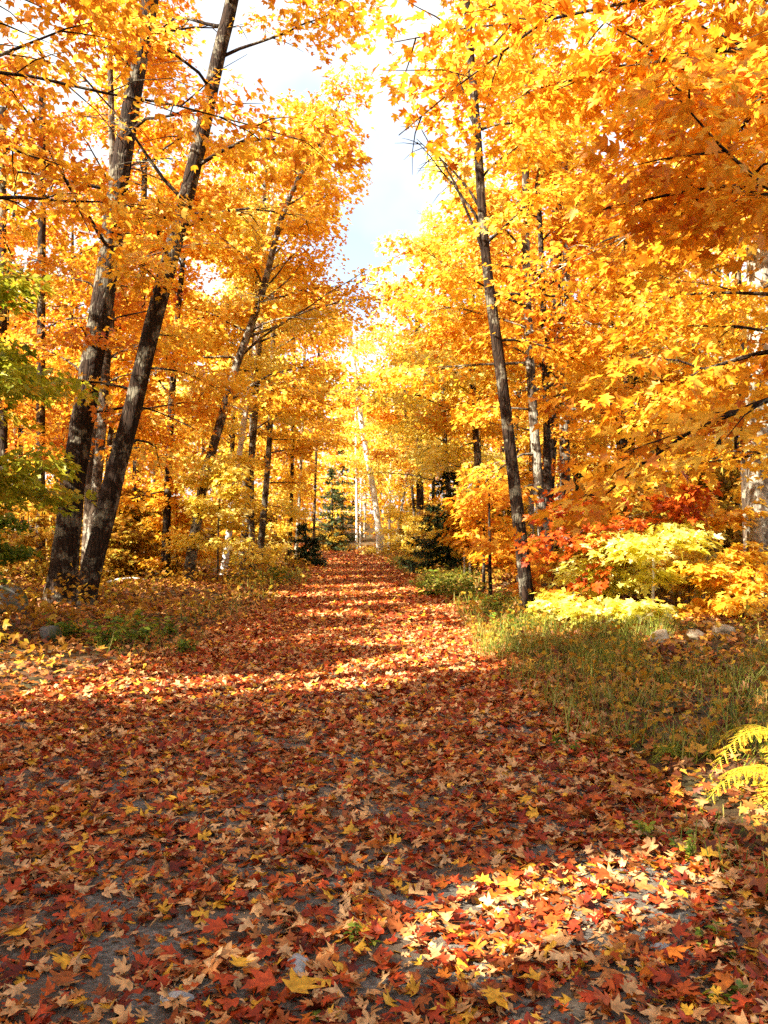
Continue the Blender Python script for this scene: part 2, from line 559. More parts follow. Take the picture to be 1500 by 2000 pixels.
def grow(seed, trunk, r0, r1, limbs, sides=12, flare=0.25, rough=0.03, tn=26, twig_sides=4):
    """trunk: (k,3) local points. limbs: list of dicts. Returns a Tubes object and the leaf arrays."""
    rng = np.random.default_rng(seed)
    T = smooth_path(trunk, tn)
    s = np.linspace(0, 1, tn)
    rad = r1 + (r0 - r1) * (1 - s) ** 0.85
    zrel = T[:, 2] - T[0, 2]
    rad = rad * (1 + flare * np.exp(-np.maximum(zrel, 0) / 0.35))
    tb = Tubes()
    tb.add(T, rad, sides, rough, rng)
    out = []
    for q in limbs:
        n = q['n']
        zs = np.linspace(q['z0'], q['z1'], n) + rng.normal(0, 0.12, n)
        ga = rng.uniform(0, 6.28)
        for i in range(n):
            t = (zs[i] - q['z0']) / max(1e-6, q['z1'] - q['z0'])
            z = min(max(zs[i], 0.2), T[-1, 2] - 0.05)
            p0 = np.array([np.interp(z, T[:, 2], T[:, k]) for k in range(3)])
            rt = np.interp(z, T[:, 2], rad)
            if 'az' in q:
                az = q['az'][0] + rng.uniform(-1, 1) * q['az'][1]
            else:
                az = ga + i * 2.39996 + rng.normal(0, 0.3)
            el = rng.uniform(*q.get('el', (0.15, 0.7))) + 0.3 * t
            L = q['L'] * (1 - q.get('taper', 0.5) * t) * rng.uniform(0.75, 1.12)
            LP = limb_path(rng, p0, az, el, L, sag=q.get('sag', 0.45))
            lr = min(rt * 0.4, 0.010 + 0.010 * L, q.get('lim', 0.045))
            tb.add(LP, np.linspace(lr, 0.006, len(LP)), max(twig_sides, 5))
            C, D = [], []
            ns = q.get('sub', 5)
            f0 = q.get('bare', 0.25)
            for j in range(ns):
                f = f0 + (1 - f0) * (j + rng.uniform(0.2, 0.8)) / ns
                k = f * (len(LP) - 1)
                a = int(min(k, len(LP) - 2))
                b0 = LP[a] + (LP[a + 1] - LP[a]) * (k - a)
                dd = LP[a + 1] - LP[a]
                saz = math.atan2(dd[1], dd[0]) + (1 if j % 2 else -1) * rng.uniform(0.5, 1.1)
                SL = L * rng.uniform(0.24, 0.42) * (1 - 0.45 * f)
                SP = limb_path(rng, b0, saz, rng.uniform(-0.1, 0.35), SL, n=4, sag=0.4)
                if twig_sides:
                    tb.add(SP, np.linspace(lr * 0.4, 0.003, 4), 3)
                C += [SP[2], SP[3]]
                D += [SP[3] - SP[1]] * 2
            C += [LP[-1], LP[-2]]
            D += [LP[-1] - LP[-3]] * 2
            C = np.array(C) + rng.normal(0, 0.06, (len(C), 3))
            pr = rng.random(len(C)) < q.get('full', 1.0)
            if pr.any():
                out.append(spray(rng, C[pr], np.array(D)[pr], q.get('R', 0.6), q.get('per', 40), q.get('size', 0.11),
                                 q.get('tilt', 0.45), q.get('droop', 0.35)))
    leaves = [np.concatenate([o[k] for o in out]) for k in range(6)] if out else None
    return tb, leaves


def plant_tree(name, label, cat, base, trunk_world, r0, r1, limbs, bark, leaf, tmpl, seed, group=None, cull=True, **kw):
    """One tree: an Empty at the foot, a trunk (with its boughs) and a crown of leaves."""
    base = np.asarray(base, float)
    root = thing(name, label, cat, tuple(base), group)
    tb, lv = grow(seed, np.asarray(trunk_world) - base, r0, r1, limbs, **kw)
    link('trunk', tb.mesh('trunk'), M[bark], root)
    if lv is not None:
        C, X, N, S, tone, curl = lv
        if cull:
            k = keep_leaf(C + base)
            C, X, N, S, tone, curl = C[k], X[k], N[k], S[k], tone[k], curl[k]
        link('crown', leaf_mesh('crown', C, X, N, S, tone, tmpl, curl), M[leaf], root)
    return root


def trunk_px(pts, d, top=None):
    """World points of a trunk seen along photo pixels pts at depth d, its foot put on the ground, then on up to height top."""
    W = [ray_point(px, py, d) for px, py in pts]
    W[0][2] = float(ground_z(W[0][0], W[0][1])) - 0.05
    if top and top > W[-1][2]:
        dv = unit(W[-1] - W[-2])
        dv = unit(dv + np.array([0, 0, 0.6]))
        k = (top - W[-1][2]) / dv[2]
        W += [W[-1] + dv * k * 0.5, W[-1] + dv * k]
    return np.array(W)


# ------------------------------------------------------------------ the ground
def ground_sheet():
    xs = np.unique(np.r_[np.linspace(-12, 12, 121), np.linspace(-70, 70, 141), np.linspace(-600, 600, 25)])
    ys = np.unique(np.r_[np.linspace(-6, 40, 185), np.linspace(-60, 130, 151), np.linspace(-600, 900, 26)])
    Xg, Yg = np.meshgrid(xs, ys)
    Z = ground_z(Xg, Yg)
    rng = np.random.default_rng(5)
    Z += np.where((off_path(Xg, Yg) > 0.1) & (np.abs(Xg) < 60), rng.normal(0, 0.012, Z.shape), 0)
    Z -= 0.02 * (off_path(Xg, Yg) < 0)
    V = np.stack([Xg, Yg, Z], -1).reshape(-1, 3)
    nx = len(xs)
    i, j = np.meshgrid(np.arange(len(ys) - 1), np.arange(nx - 1), indexing='ij')
    a = (i * nx + j).ravel()
    Q = np.stack([a, a + 1, a + nx + 1, a + nx], 1)
    return mesh_from('ground', V, Q, smooth=True)


tag(link('ground', ground_sheet(), M['soil']), 'brown woodland soil under the leaf litter on both sides of the path', 'ground', kind='structure')


def path_sheet():
    ys = np.r_[np.linspace(-6, 40, 185), np.linspace(40.5, 78, 60)]
    ts = np.linspace(-1, 1, 25)
    rng = np.random.default_rng(8)
    V = []
    for y in ys:
        w = path_half(y) + 0.12 * math.sin(y * 1.7) + 0.08 * math.sin(y * 4.1)
        for t in ts:
            x = float(path_mid(y) + t * w)
            V.append((x, y, float(ground_z(x, y)) + 0.004 + 0.012 * (1 - t * t) + rng.normal(0, 0.002)))
    n = len(ts)
    i, j = np.meshgrid(np.arange(len(ys) - 1), np.arange(n - 1), indexing='ij')
    a = (i * n + j).ravel()
    return mesh_from('path', np.array(V), np.stack([a, a + 1, a + n + 1, a + n], 1), smooth=True)


tag(link('path', path_sheet(), M['gravel']), 'grey gravel path running straight into the autumn woods', 'path', kind='structure')

# ------------------------------------------------------------------ fallen leaves (nobody could count them)
def litter(name, rng, x, y, size, tmpl, mat, label, lift=0.03, tilt=0.28):
    n = len(x)
    z = ground_z(x, y) + 0.012 + rng.random(n) ** 2 * lift
    a = rng.random(n) * 2 * np.pi
    X = np.stack([np.cos(a), np.sin(a), rng.normal(0, tilt * 0.7, n)], 1)
    N = np.stack([rng.normal(0, tilt, n), rng.normal(0, tilt, n), np.ones(n)], 1)
    S = size * (0.5 + 0.95 * rng.random(n) ** 1.3)
    curl = rng.uniform(-1.2, 1.6, n)
    C = np.stack([x, y, z], 1)
    return C, X, N, S, rng.random(n), tmpl, curl


def merge_leaf(parts, name):
    Vs, Ts, Tn, k = [], [], [], 0
    for C, X, N, S, tone, tmpl, curl in parts:
        V, T, t = leaf_geo(C, X, N, S, tone, tmpl, curl)
        Vs.append(V); Ts.append(T + k); Tn.append(t)
        k += len(V)
    return mesh_from(name, np.concatenate(Vs), np.concatenate(Ts), tone=np.concatenate(Tn))


def scatter(rng, n, y0, y1, inside=True, half=None, margin=0.4, thin=0.35):
    """Random places: on the path (inside) or beside it."""
    y = rng.uniform(y0, y1, n)
    if inside:
        w = path_half(y) + margin
        x = path_mid(y) + rng.uniform(-1, 1, n) * w
        d = 0.55 * noise2(x * 2.3, y * 2.3, 3.0) + 0.6 * noise2(x * 6, y * 6, 1.0) + 0.5 * noise2(x * 11, y * 11, 4.0)
        k = rng.random(n) < np.clip(1 - thin * (d > 0.25) - thin * 0.5 * (d > 0.7), 0, 1)
        x, y = x[k], y[k]
        k = np.abs(x) < y * 0.52 + 0.8
        return x[k], y[k]
    x = rng.uniform(-half, half, n)
    k = (off_path(x, y) > 0.0) & (np.abs(x) < y * 0.56 + 1.0)
    return x[k], y[k]


def pebbles():
    r = np.random.default_rng(31)
    n = 5000
    y = 1.9 + 7.5 * r.random(n) ** 1.4
    x = path_mid(y) + r.uniform(-1, 1, n) * path_half(y)
    k = np.abs(x) < y * 0.52 + 0.6
    x, y = x[k], y[k]
    n = len(x)
    D = np.array([(1, 0, 0), (0.3, 0.9, 0), (-0.8, 0.6, 0), (-0.9, -0.4, 0), (0.1, -1, 0), (0.1, 0.1, 0.75), (0, 0, -0.5)], float)
    T = np.array([(0, 1, 5), (1, 2, 5), (2, 3, 5), (3, 4, 5), (4, 0, 5), (1, 0, 6), (2, 1, 6), (3, 2, 6), (4, 3, 6), (0, 4, 6)])
    a = r.random(n) * 6.283
    S = r.uniform(0.004, 0.011, n) * (1 + 1.2 * (r.random(n) < 0.06))
    ca, sa = np.cos(a)[:, None], np.sin(a)[:, None]
    V = np.stack([D[None, :, 0] * ca - D[None, :, 1] * sa, (D[None, :, 0] * sa + D[None, :, 1] * ca) * r.uniform(0.6, 1, (n, 1)), D[None, :, 2] * np.ones((n, 1))], -1)
    V = V * S[:, None, None] + r.normal(0, 0.12, V.shape) * S[:, None, None]
    V += np.stack([x, y, ground_z(x, y) + 0.012], 1)[:, None]
    return mesh_from('gravel_stones', V.reshape(-1, 3), (T[None] + (np.arange(n) * 7)[:, None, None]).reshape(-1, 3), smooth=True)


tag(link('gravel_stones', pebbles(), M['gravel']), 'small grey pebbles showing between the leaves on the path', 'gravel', kind='stuff')

rng = np.random.default_rng(11)
parts = []
x, y = scatter(rng, 36000, 1.9, 8.0, margin=0.3, thin=0.5)
for k in range(6):
    parts.append(litter('a', rng, x[k::6], y[k::6], 0.063, LEAF_KINDS[k], 'litter', '', lift=0.045, tilt=0.36))
x, y = scatter(rng, 15000, 1.9, 7.0, margin=0.3, thin=0.0)
parts.append(litter('crumbs', rng, x, y, 0.026, LEAF_LOW, 'litter', '', lift=0.004, tilt=0.2))
x, y = scatter(rng, 30000, 8.0, 15.0, thin=0.2)
parts.append(litter('b', rng, x, y, 0.072, LEAF_MID, 'litter', '', tilt=0.36))
x, y = scatter(rng, 38000, 15.0, 34.0, thin=0.1)
parts.append(litter('c', rng, x, y, 0.105, LEAF_MID, 'litter', ''))
x, y = scatter(rng, 24000, 34.0, 75.0, thin=0.0)
parts.append(litter('d', rng, x, y, 0.14, LEAF_LOW, 'litter', ''))
tag(link('fallen_leaves', merge_leaf(parts, 'fallen_leaves'), M['litter']), 'red, orange and tan maple leaves strewn over the gravel path', 'fallen leaves', kind='stuff')
parts = []
x, y = scatter(rng, 24000, 2.0, 10.0, False, 7)
parts.append(litter('e', rng, x, y, 0.070, LEAF_FINE, '', '', lift=0.07, tilt=0.4))
x, y = scatter(rng, 56000, 10.0, 26.0, False, 16)
parts.append(litter('f', rng, x, y, 0.092, LEAF_MID, '', '', lift=0.10, tilt=0.45))
x, y = scatter(rng, 40000, 26.0, 62.0, False, 30)
parts.append(litter('g', rng, x, y, 0.17, LEAF_LOW, '', '', lift=0.10, tilt=0.45))
tag(link('forest_floor_leaves', merge_leaf(parts, 'forest_floor_leaves'), M['floor_litter']), 'rusty brown and orange leaves covering the ground under the trees', 'fallen leaves', kind='stuff')

# ------------------------------------------------------------------ grass and low undergrowth
def blades(rng, x, y, h, w, lean=0.95):
    n = len(x)
    z = ground_z(x, y)
    h = 0.8 * h
    a = rng.random(n) * 2 * np.pi
    H = h * rng.uniform(0.5, 1.3, n)
    d = np.stack([np.cos(a), np.sin(a), np.zeros(n)], 1)
    s = np.stack([-np.sin(a), np.cos(a), np.zeros(n)], 1)
    b = np.stack([x, y, z], 1)
    le = rng.uniform(0.15, 1.9, n) * lean
    up = np.array([0, 0, 1.0])
    ww = (w * rng.uniform(0.6, 1.3, n))[:, None]
    p1 = b + H[:, None] * (0.5 * up + 0.32 * le[:, None] * d)
    p2 = b + H[:, None] * (0.85 * up + 0.55 * le[:, None] * d)
    p3 = b + H[:, None] * ((1.0 - 0.42 * le[:, None]) * up + 1.05 * le[:, None] * d)
    V = np.stack([b - s * ww, b + s * ww, p1 - s * ww * 0.8, p1 + s * ww * 0.8, p2 - s * ww * 0.5, p2 + s * ww * 0.5, p3], 1)
    T = np.array([(0, 1, 3), (0, 3, 2), (2, 3, 5), (2, 5, 4), (4, 5, 6)])
    return V.reshape(-1, 3), (T[None] + (np.arange(n) * 7)[:, None, None]).reshape(-1, 3), np.repeat(np.clip(rng.normal(0.45, 0.25, n), 0.01, 0.99), 7)


BOULDERS = [ray_point(1292, 1282, depth_of(1282)), ray_point(1358, 1270, depth_of(1270)), ray_point(1412, 1265, depth_of(1265)), ray_point(98, 1268, depth_of(1268))]


def clear_of_boulders(x, y):
    k = np.ones(len(x), bool)
    for b in BOULDERS:
        k &= ~((np.abs(x - b[0] * (y / b[1])) < 0.24) & (y < b[1] + 0.15) & (y > b[1] - 1.3))
    return k


def grass_patch(rng, cx, cy, rx, ry, n, h, w=0.004):
    r = np.sqrt(rng.random(n))
    a = rng.random(n) * 6.283
    x, y = cx + rx * r * np.cos(a), cy + ry * r * np.sin(a)
    x, y = x + rng.normal(0, 0.08, n), y + rng.normal(0, 0.08, n)
    k = (off_path(x, y) > -0.1 + 0.15 * rng.random(n)) & (noise2(x * 2.3, y * 2.3, 5) + 0.5 * noise2(x * 6, y * 6, 2) > rng.uniform(-0.5, 0.35, n)) & clear_of_boulders(x, y)
    return blades(rng, x[k], y[k], h, w)


rng = np.random.default_rng(21)
gp = [grass_patch(rng, 2.9, 8.4, 2.2, 2.8, 6500, 0.30), grass_patch(rng, 2.2, 11.8, 1.5, 1.6, 3000, 0.34), grass_patch(rng, 3.4, 11.0, 2.2, 1.4, 2600, 0.30),
      grass_patch(rng, 1.5, 23.0, 1.0, 3.0, 1800, 0.45, 0.007), grass_patch(rng, 1.9, 16.0, 1.0, 3.0, 1400, 0.35, 0.006),
      grass_patch(rng, -3.1, 11.8, 0.9, 1.4, 500, 0.26), grass_patch(rng, -3.2, 25, 1.2, 3.5, 800, 0.34, 0.008),
      grass_patch(rng, 1.0, 36, 1.2, 6, 1300, 0.4, 0.012), grass_patch(rng, 2.1, 5.2, 0.8, 1.5, 420, 0.17), grass_patch(rng, 1.8, 4.2, 0.4, 0.7, 160, 0.13),
      grass_patch(rng, -3.0, 17, 0.9, 3.5, 500, 0.24, 0.006)]
Vs, Ts, Tn, k = [], [], [], 0
for V, T, t in gp:
    Vs.append(V); Ts.append(T + k); Tn.append(t); k += len(V)
tag(link('grass', mesh_from('grass', np.concatenate(Vs), np.concatenate(Ts), tone=np.concatenate(Tn)), M['grass']),
    'tangled green and straw coloured grass along the path edges', 'grass', kind='stuff')

# low leafy ground cover beside the path
n = 5200
y = rng.uniform(9.5, 60, n)
x = rng.uniform(-30, 30, n)
k = (off_path(x, y) > 0.35 + 0.3 * (y < 14)) & (np.abs(x) < y * 0.56 + 1.5) & ~((x > 0.5) & (x < 6) & (y < 12.5))
x, y = x[k], y[k]
hz = rng.uniform(0.03, 0.55, len(x)) * np.clip(off_path(x, y) / 2.0, 0.3, 1)
xg = rng.uniform(0.9, 6.5, 420)
yg = rng.uniform(5.2, 12.6, 420)
xg, yg = xg[:230], yg[:230]
kg = clear_of_boulders(xg, yg) & (off_path(xg, yg) > 0.15) & (np.abs(xg) < yg * 0.56 + 0.5)
xg, yg = xg[kg], yg[kg]
x, y, hz = np.r_[x, xg], np.r_[y, yg], np.r_[hz, rng.uniform(0.02, 0.26, len(xg))]
small = np.r_[np.ones(len(x) - len(xg)), np.full(len(xg), 0.6)]
C = np.stack([x, y, ground_z(x, y) + hz], 1)
a = rng.random(len(x)) * 6.283
lv = spray(rng, C, np.stack([np.cos(a), np.sin(a), 0 * a], 1), 0.34, 18, 0.085, tilt=0.5, droop=0.3, flat=0.35)
tag(link('undergrowth', leaf_mesh('undergrowth', lv[0], lv[1], lv[2], lv[3] * np.repeat(small, 18), lv[4], LEAF_MID, lv[5]), M['brush']),
    'low rust, olive and yellow leafy plants covering the forest floor', 'undergrowth', kind='stuff')

# ------------------------------------------------------------------ the trees one sees best
def L_(n, z0, z1, L, **k):
    return dict(n=n, z0=z0, z1=z1, L=L, **k)


W = trunk_px([(118, 1190), (128, 1080), (140, 960), (158, 840), (182, 700), (203, 580), (222, 420), (248, 250), (275, 100), (292, 10)], 17.2, 17)
plant_tree('maple_tree', 'thick dark trunked maple on the left, the more upright stem of the leaning pair', 'tree', W[0], W, 0.25, 0.10,
           [L_(5, 3.6, 6.0, 2.6, per=34, sub=4, el=(0.0, 0.4)), L_(16, 6.2, 16.5, 4.0, per=38, sub=6, R=0.62)], 'bark_dark', 'orange', LEAF_MID, 101, sides=22, rough=0.045, flare=0.4, tn=44)
W = trunk_px([(158, 1205), (185, 1090), (215, 960), (245, 860), (280, 710), (312, 580), (345, 460), (375, 340), (402, 230), (428, 100), (455, 0)], 16.4, 16.5)
plant_tree('maple_tree', 'leaning dark maple with lichen patches, its foot touching the thicker upright stem', 'tree', W[0], W, 0.19, 0.085,
           [L_(5, 3.4, 6.0, 2.4, per=34, sub=4, el=(0.0, 0.4)), L_(16, 6.4, 16, 3.8, per=38, sub=6, R=0.62)], 'bark_dark', 'gold', LEAF_MID, 102, sides=20, rough=0.045, flare=0.4, tn=44)
W = trunk_px([(1032, 1205), (1024, 1110), (1011, 1000), (999, 900), (988, 800), (975, 700), (961, 600), (947, 500), (940, 400), (935, 300), (927, 200), (918, 100), (908, -40)], 16.3, 15)
plant_tree('maple_tree', 'slender dark trunk with a pale scuffed foot standing alone at the right path edge', 'tree', W[0], W, 0.125, 0.035,
           [L_(6, 6.4, 9.5, 3.2, az=(2.2, 1.2), el=(0.9, 1.15), per=15, sub=4, full=0.8, bare=0.45, sag=0.1),
            L_(8, 5.0, 12, 2.6, az=(0.0, 1.4), per=40, sub=4, el=(0.2, 0.7))], 'bark_dark', 'gold', LEAF_MID, 103, sides=14)
W = trunk_px([(1492, 1218), (1490, 1000), (1486, 800), (1488, 600), (1482, 400), (1476, 80), (1474, 0)], 15.0, 16)
plant_tree('maple_tree', 'thick trunk with pale mottled bark, cut by the right edge of the photo', 'tree', W[0], W, 0.27, 0.12,
           [L_(18, 4.2, 15.5, 4.2, per=38, sub=6, R=0.65, el=(0.0, 0.6))], 'bark_pale', 'amber', LEAF_MID, 104, sides=18)
W = trunk_px([(366, 1142), (385, 1010), (402, 915), (425, 850), (440, 790), (452, 735), (490, 640), (520, 550), (545, 430), (590, 330), (635, 265)], 24.0, 13.0)
plant_tree('maple_tree', 'leaning forked tree with a dark foot and pale upper stem, behind the leaning pair', 'tree', W[0], W, 0.15, 0.04,
           [L_(4, 6.2, 8.0, 4.8, az=(0.3, 0.35), el=(0.55, 0.8), per=20, sub=4, bare=0.5, sag=0.05), L_(20, 4.8, 12.8, 3.0, az=(0.8, 3.1), per=36, sub=5, R=0.65)], 'bark_grey', 'gold', LEAF_MID, 105)

for (x, y, h, leaf, sd, az, label) in [(-7.2, 21.5, 16, 'amber', 111, 0.0, 'tall slim maple behind the leaning pair with boughs over the left of the path'),
                                (3.9, 21.0, 15, 'gold', 112, 3.0, 'tall slim maple behind the slender path edge trunk with boughs over the path'),
                                (-4.6, 32.5, 14, 'gold', 113, 0.2, 'tall gold maple before the slim birches left of the path'),
                                (3.4, 29.0, 13, 'yellow', 114, 3.0, 'bright yellow maple whose low boughs glow over the right of the path'),
                                (2.9, 36.0, 13, 'yellow', 115, 3.1, 'bright yellow maple over the path behind the dark spruce')]:
    rs = np.random.default_rng(sd)
    z = float(ground_z(x, y))
    t = np.linspace(0, 1, 6)
    W = np.stack([x + 0.5 * np.sin(t * 2.5) * (1 if x < 0 else -1), y + 0.3 * np.sin(t * 3), z - 0.05 + h * t], 1)
    plant_tree('maple_tree', label, 'tree', W[0], W, 0.13, 0.05,
               [L_(5, 3.4, 6.5, 3.0, az=(az, 1.0), per=32, sub=5, R=0.65, el=(0.0, 0.4), size=0.12), L_(16, 5.0, h - 0.3, 3.8, az=(az, 2.2), per=36, sub=6, R=0.68, size=0.12)],
               'bark_grey', leaf, LEAF_MID, sd, sides=10, tn=16, twig_sides=3)

# thin trunks of the middle distance: pixels of the stem, depth, foot and top radius, bark, leaves, crown start, height, label
MIDS = [
    ([(436, 1132), (455, 980), (472, 850), (492, 740)], 27, .10, .05, 'bark_birch', 'yellow', 5.0, 13, 'pale slim birch left of the path, first beside the dark footed fork'),
    ([(470, 1128), (486, 960), (499, 800), (506, 680)], 28, .13, .05, 'bark_grey', 'gold', 5.0, 14, 'grey stem close right of the pale slim birch left of the path'),
    ([(262, 1078), (266, 940), (272, 780), (278, 560)], 27, .14, .08, 'bark_dark', 'amber', 5.0, 14, 'black straight trunk seen just right of the leaning pair'),
    ([(168, 1100), (174, 950), (184, 830), (215, 640)], 22, .13, .08, 'bark_thin', 'amber', 4.0, 14, 'reddish brown trunk rising between the two stems of the leaning pair'),
    ([(205, 1075), (208, 950), (214, 850), (240, 600)], 29, .09, .05, 'bark_grey', 'gold', 5.0, 13, 'slim grey trunk far behind the gap of the leaning pair'),
    ([(80, 1080), (79, 880), (80, 690)], 25, .13, .10, 'bark_dark', 'orange', 5.5, 14, 'black trunk behind the green maple at the left edge'),
    ([(8, 1080), (7, 800), (6, 540)], 26, .12, .09, 'bark_dark', 'amber', 6.5, 14, 'dark trunk at the very left edge behind the green maple'),
    ([(565, 1085), (569, 980), (572, 850)], 40, .09, .06, 'bark_dark', 'gold', 4.0, 12, 'dark thin stem over the bushy spruce left of the path'),
    ([(578, 1082), (584, 990), (590, 860)], 42, .09, .05, 'bark_pale', 'gold', 4.0, 13, 'pale patched stem nearest the left path edge'),
    ([(518, 1060), (519, 930), (520, 800)], 46, .12, .08, 'bark_dark', 'gold', 4.0, 13, 'dark straight trunk deep in the woods, third left of the path end'),
    ([(612, 1070), (615, 960), (618, 880)], 50, .08, .06, 'bark_thin', 'amber', 3.5, 12, 'thin brown stem beside the far spruce at the path end'),
    ([(743, 1074), (737, 1010), (727, 940), (712, 870)], 52, .19, .13, 'bark_birch', 'yellow', 5.5, 13, 'white birch leaning left at the end of the path'),
    ([(697, 1062), (697, 1000), (696, 930)], 58, .09, .07, 'bark_birch', 'gold', 4.0, 11, 'thin white stem left of the leaning white birch'),
    ([(704, 1062), (704, 1010), (705, 960)], 60, .06, .05, 'bark_birch', 'gold', 4.0, 10, 'thinner pale stem between the far white stem and the leaning birch'),
    ([(760, 1066), (761, 1000), (763, 930)], 56, .08, .06, 'bark_birch', 'yellow', 4.0, 11, 'upright thin birch right of the leaning white birch'),
    ([(772, 1066), (782, 1000), (795, 940)], 54, .07, .05, 'bark_pale', 'yellow', 4.0, 11, 'thin pale stem leaning right at the end of the path'),
    ([(823, 1078), (821, 1000), (819, 900)], 46, .20, .14, 'bark_dark', 'amber', 4.5, 13, 'stout black trunk between the leaning birch and the dark spruce'),
    ([(812, 1072), (808, 980), (799, 905)], 48, .08, .06, 'bark_dark', 'gold', 4.5, 12, 'thin black stem leaning away from the stout black trunk by the spruce'),
    ([(1038, 1075), (1037, 960), (1040, 840)], 30, .10, .07, 'bark_pale', 'gold', 4.0, 13, 'pale trunk just right of the slender dark path edge trunk'),
    ([(1062, 1095), (1068, 960), (1076, 840), (1083, 640)], 27, .22, .13, 'bark_dark', 'amber', 5.0, 15, 'broad brown trunk in the cluster right of the path, pale at its foot'),
    ([(1105, 1100), (1103, 960), (1102, 800), (1106, 560)], 26, .16, .10, 'bark_grey', 'orange', 5.0, 15, 'grey trunk rightmost in the cluster right of the path'),
    ([(1216, 1075), (1218, 900), (1222, 700)], 30, .13, .09, 'bark_dark', 'orange', 5.0, 14, 'black trunk of the close pair behind the red leaved branch'),
    ([(1234, 1080), (1234, 900), (1236, 760)], 33, .12, .09, 'bark_dark', 'amber', 5.0, 13, 'thinner dark trunk of the close pair behind the red leaved branch'),
    ([(1282, 1080), (1284, 940), (1288, 780)], 34, .10, .07, 'bark_dark', 'amber', 4.5, 13, 'thin dark trunk right of the close pair, half hidden by orange leaves'),
    ([(1404, 1080), (1404, 900), (1404, 740)], 30, .09, .07, 'bark_dark', 'orange', 4.5, 13, 'thin dark trunk left of the thick mottled trunk'),
    ([(1178, 1070), (1180, 930), (1184, 760)], 38, .10, .07, 'bark_grey', 'gold', 4.5, 13, 'slim grey trunk far behind, between the trunk cluster and the close pair'),
    ([(935, 1075), (936, 960), (937, 860)], 40, .09, .06, 'bark_grey', 'yellow', 4.0, 12, 'slim grey trunk just right of the dark spruce'),
    ([(1358, 1080), (1356, 930), (1352, 760)], 36, .10, .07, 'bark_pale', 'gold', 4.5, 13, 'pale thin trunk deep behind the yellow saplings on the right'),
]
for i, (pts, d, r0, r1, bark, leaf, z0, top, label) in enumerate(MIDS):
    W = trunk_px(pts, d, top)
    name = 'birch_tree' if bark == 'bark_birch' else 'maple_tree'
    far = d > 38
    plant_tree(name, label, 'tree', W[0], W, r0, r1,
               [L_(3, max(2.4, z0 - 1.6), z0, 1.8, per=22, sub=3, el=(0.0, 0.4)),
                L_(13 if not far else 11, z0, top - 0.3, 3.4 if not far else 3.2, per=34 if not far else 28, sub=5, R=0.62, size=0.115 if not far else 0.15)],
               bark, leaf, LEAF_MID if not far else LEAF_LOW, 200 + i, group='slender trees of the middle distance', sides=10, tn=16, twig_sides=3)

# ------------------------------------------------------------------ trees just outside the photo whose boughs hang into it (and shade the foreground)
def simple_trunk(x, y, h, lean=(0, 0), bend=0.25, seed=0):
    r = np.random.default_rng(seed)
    z = float(ground_z(x, y)) - 0.05
    t = np.linspace(0, 1, 6)
    return np.stack([x + lean[0] * t + bend * np.sin(t * 3 + r.uniform(0, 6)) * t, y + lean[1] * t + bend * np.sin(t * 2.5 + r.uniform(0, 6)) * t, z + h * t], 1)


W = simple_trunk(4.9, 7.6, 13, (-0.4, 0.2), seed=1)
plant_tree('maple_tree', 'near maple outside the right edge, its orange boughs filling the upper right', 'tree', W[0], W, 0.20, 0.06,
           [L_(8, 2.9, 5.4, 3.3, az=(2.75, 0.9), el=(0.0, 0.45), per=28, sub=6, R=0.55, taper=0.2, size=0.115),
            L_(15, 5.0, 12.5, 3.9, az=(2.7, 1.6), per=36, sub=6, R=0.6, el=(0.1, 0.6), size=0.115),
            L_(5, 6.7, 9.8, 5.4, az=(2.6, 0.45), lim=0.03, per=34, sub=7, R=0.65, el=(0.1, 0.4), taper=0.2)], 'bark_dark', 'amber', LEAF_FINE, 301)
W = simple_trunk(6.1, 11.4, 13.5, (-0.5, 0), seed=2)
plant_tree('maple_tree', 'maple behind the near right boughs, gold leaves below and orange above', 'tree', W[0], W, 0.17, 0.06,
           [L_(6, 2.9, 5.5, 3.2, az=(2.9, 1.0), el=(0.0, 0.4), per=30, sub=6, R=0.6, taper=0.2), L_(15, 5.0, 13, 3.8, az=(2.9, 1.8), per=38, sub=6, R=0.62)],
           'bark_dark', 'gold', LEAF_MID, 302)
W = simple_trunk(-6.6, 10.6, 14, (0.6, 0), seed=3)
plant_tree('maple_tree', 'maple outside the left edge whose orange boughs hang across the upper left', 'tree', W[0], W, 0.20, 0.06,
           [L_(18, 5.6, 13.5, 4.0, az=(0.1, 1.7), per=34, sub=6, R=0.6), L_(4, 7.3, 10.5, 6.8, az=(0.12, 0.4), lim=0.03, per=34, sub=8, R=0.65, el=(0.1, 0.4), taper=0.2)],
           'bark_dark', 'amber', LEAF_MID, 303)
W = simple_trunk(-6.75, 12.6, 5.2, (0.3, 0), seed=4)
plant_tree('green_maple', 'small green and yellow leaved maple at the left edge before the black trunks', 'tree', W[0], W, 0.06, 0.02,
           [L_(16, 1.9, 4.9, 1.8, per=34, sub=5, R=0.42, taper=0.35, el=(0.0, 0.5))], 'bark_thin', 'lime', LEAF_MID, 304, cull=False)
SHADE = [(-8.2, 4.6, 14, 'amber'), (-11.5, 0.5, 15, 'orange'), (-9.0, -3.0, 14, 'gold'), (-13.5, 5.5, 15, 'amber'), (-5.5, -5.5, 14, 'orange'), (-14.0, -4.5, 15, 'gold'), (-9.5, -8.0, 14, 'amber'), (-11.5, 11.0, 14, 'orange'), (-13.0, 17.0, 14, 'amber'), (1.5, -4.5, 13, 'gold'), (-5.6, 1.2, 13, 'amber')]
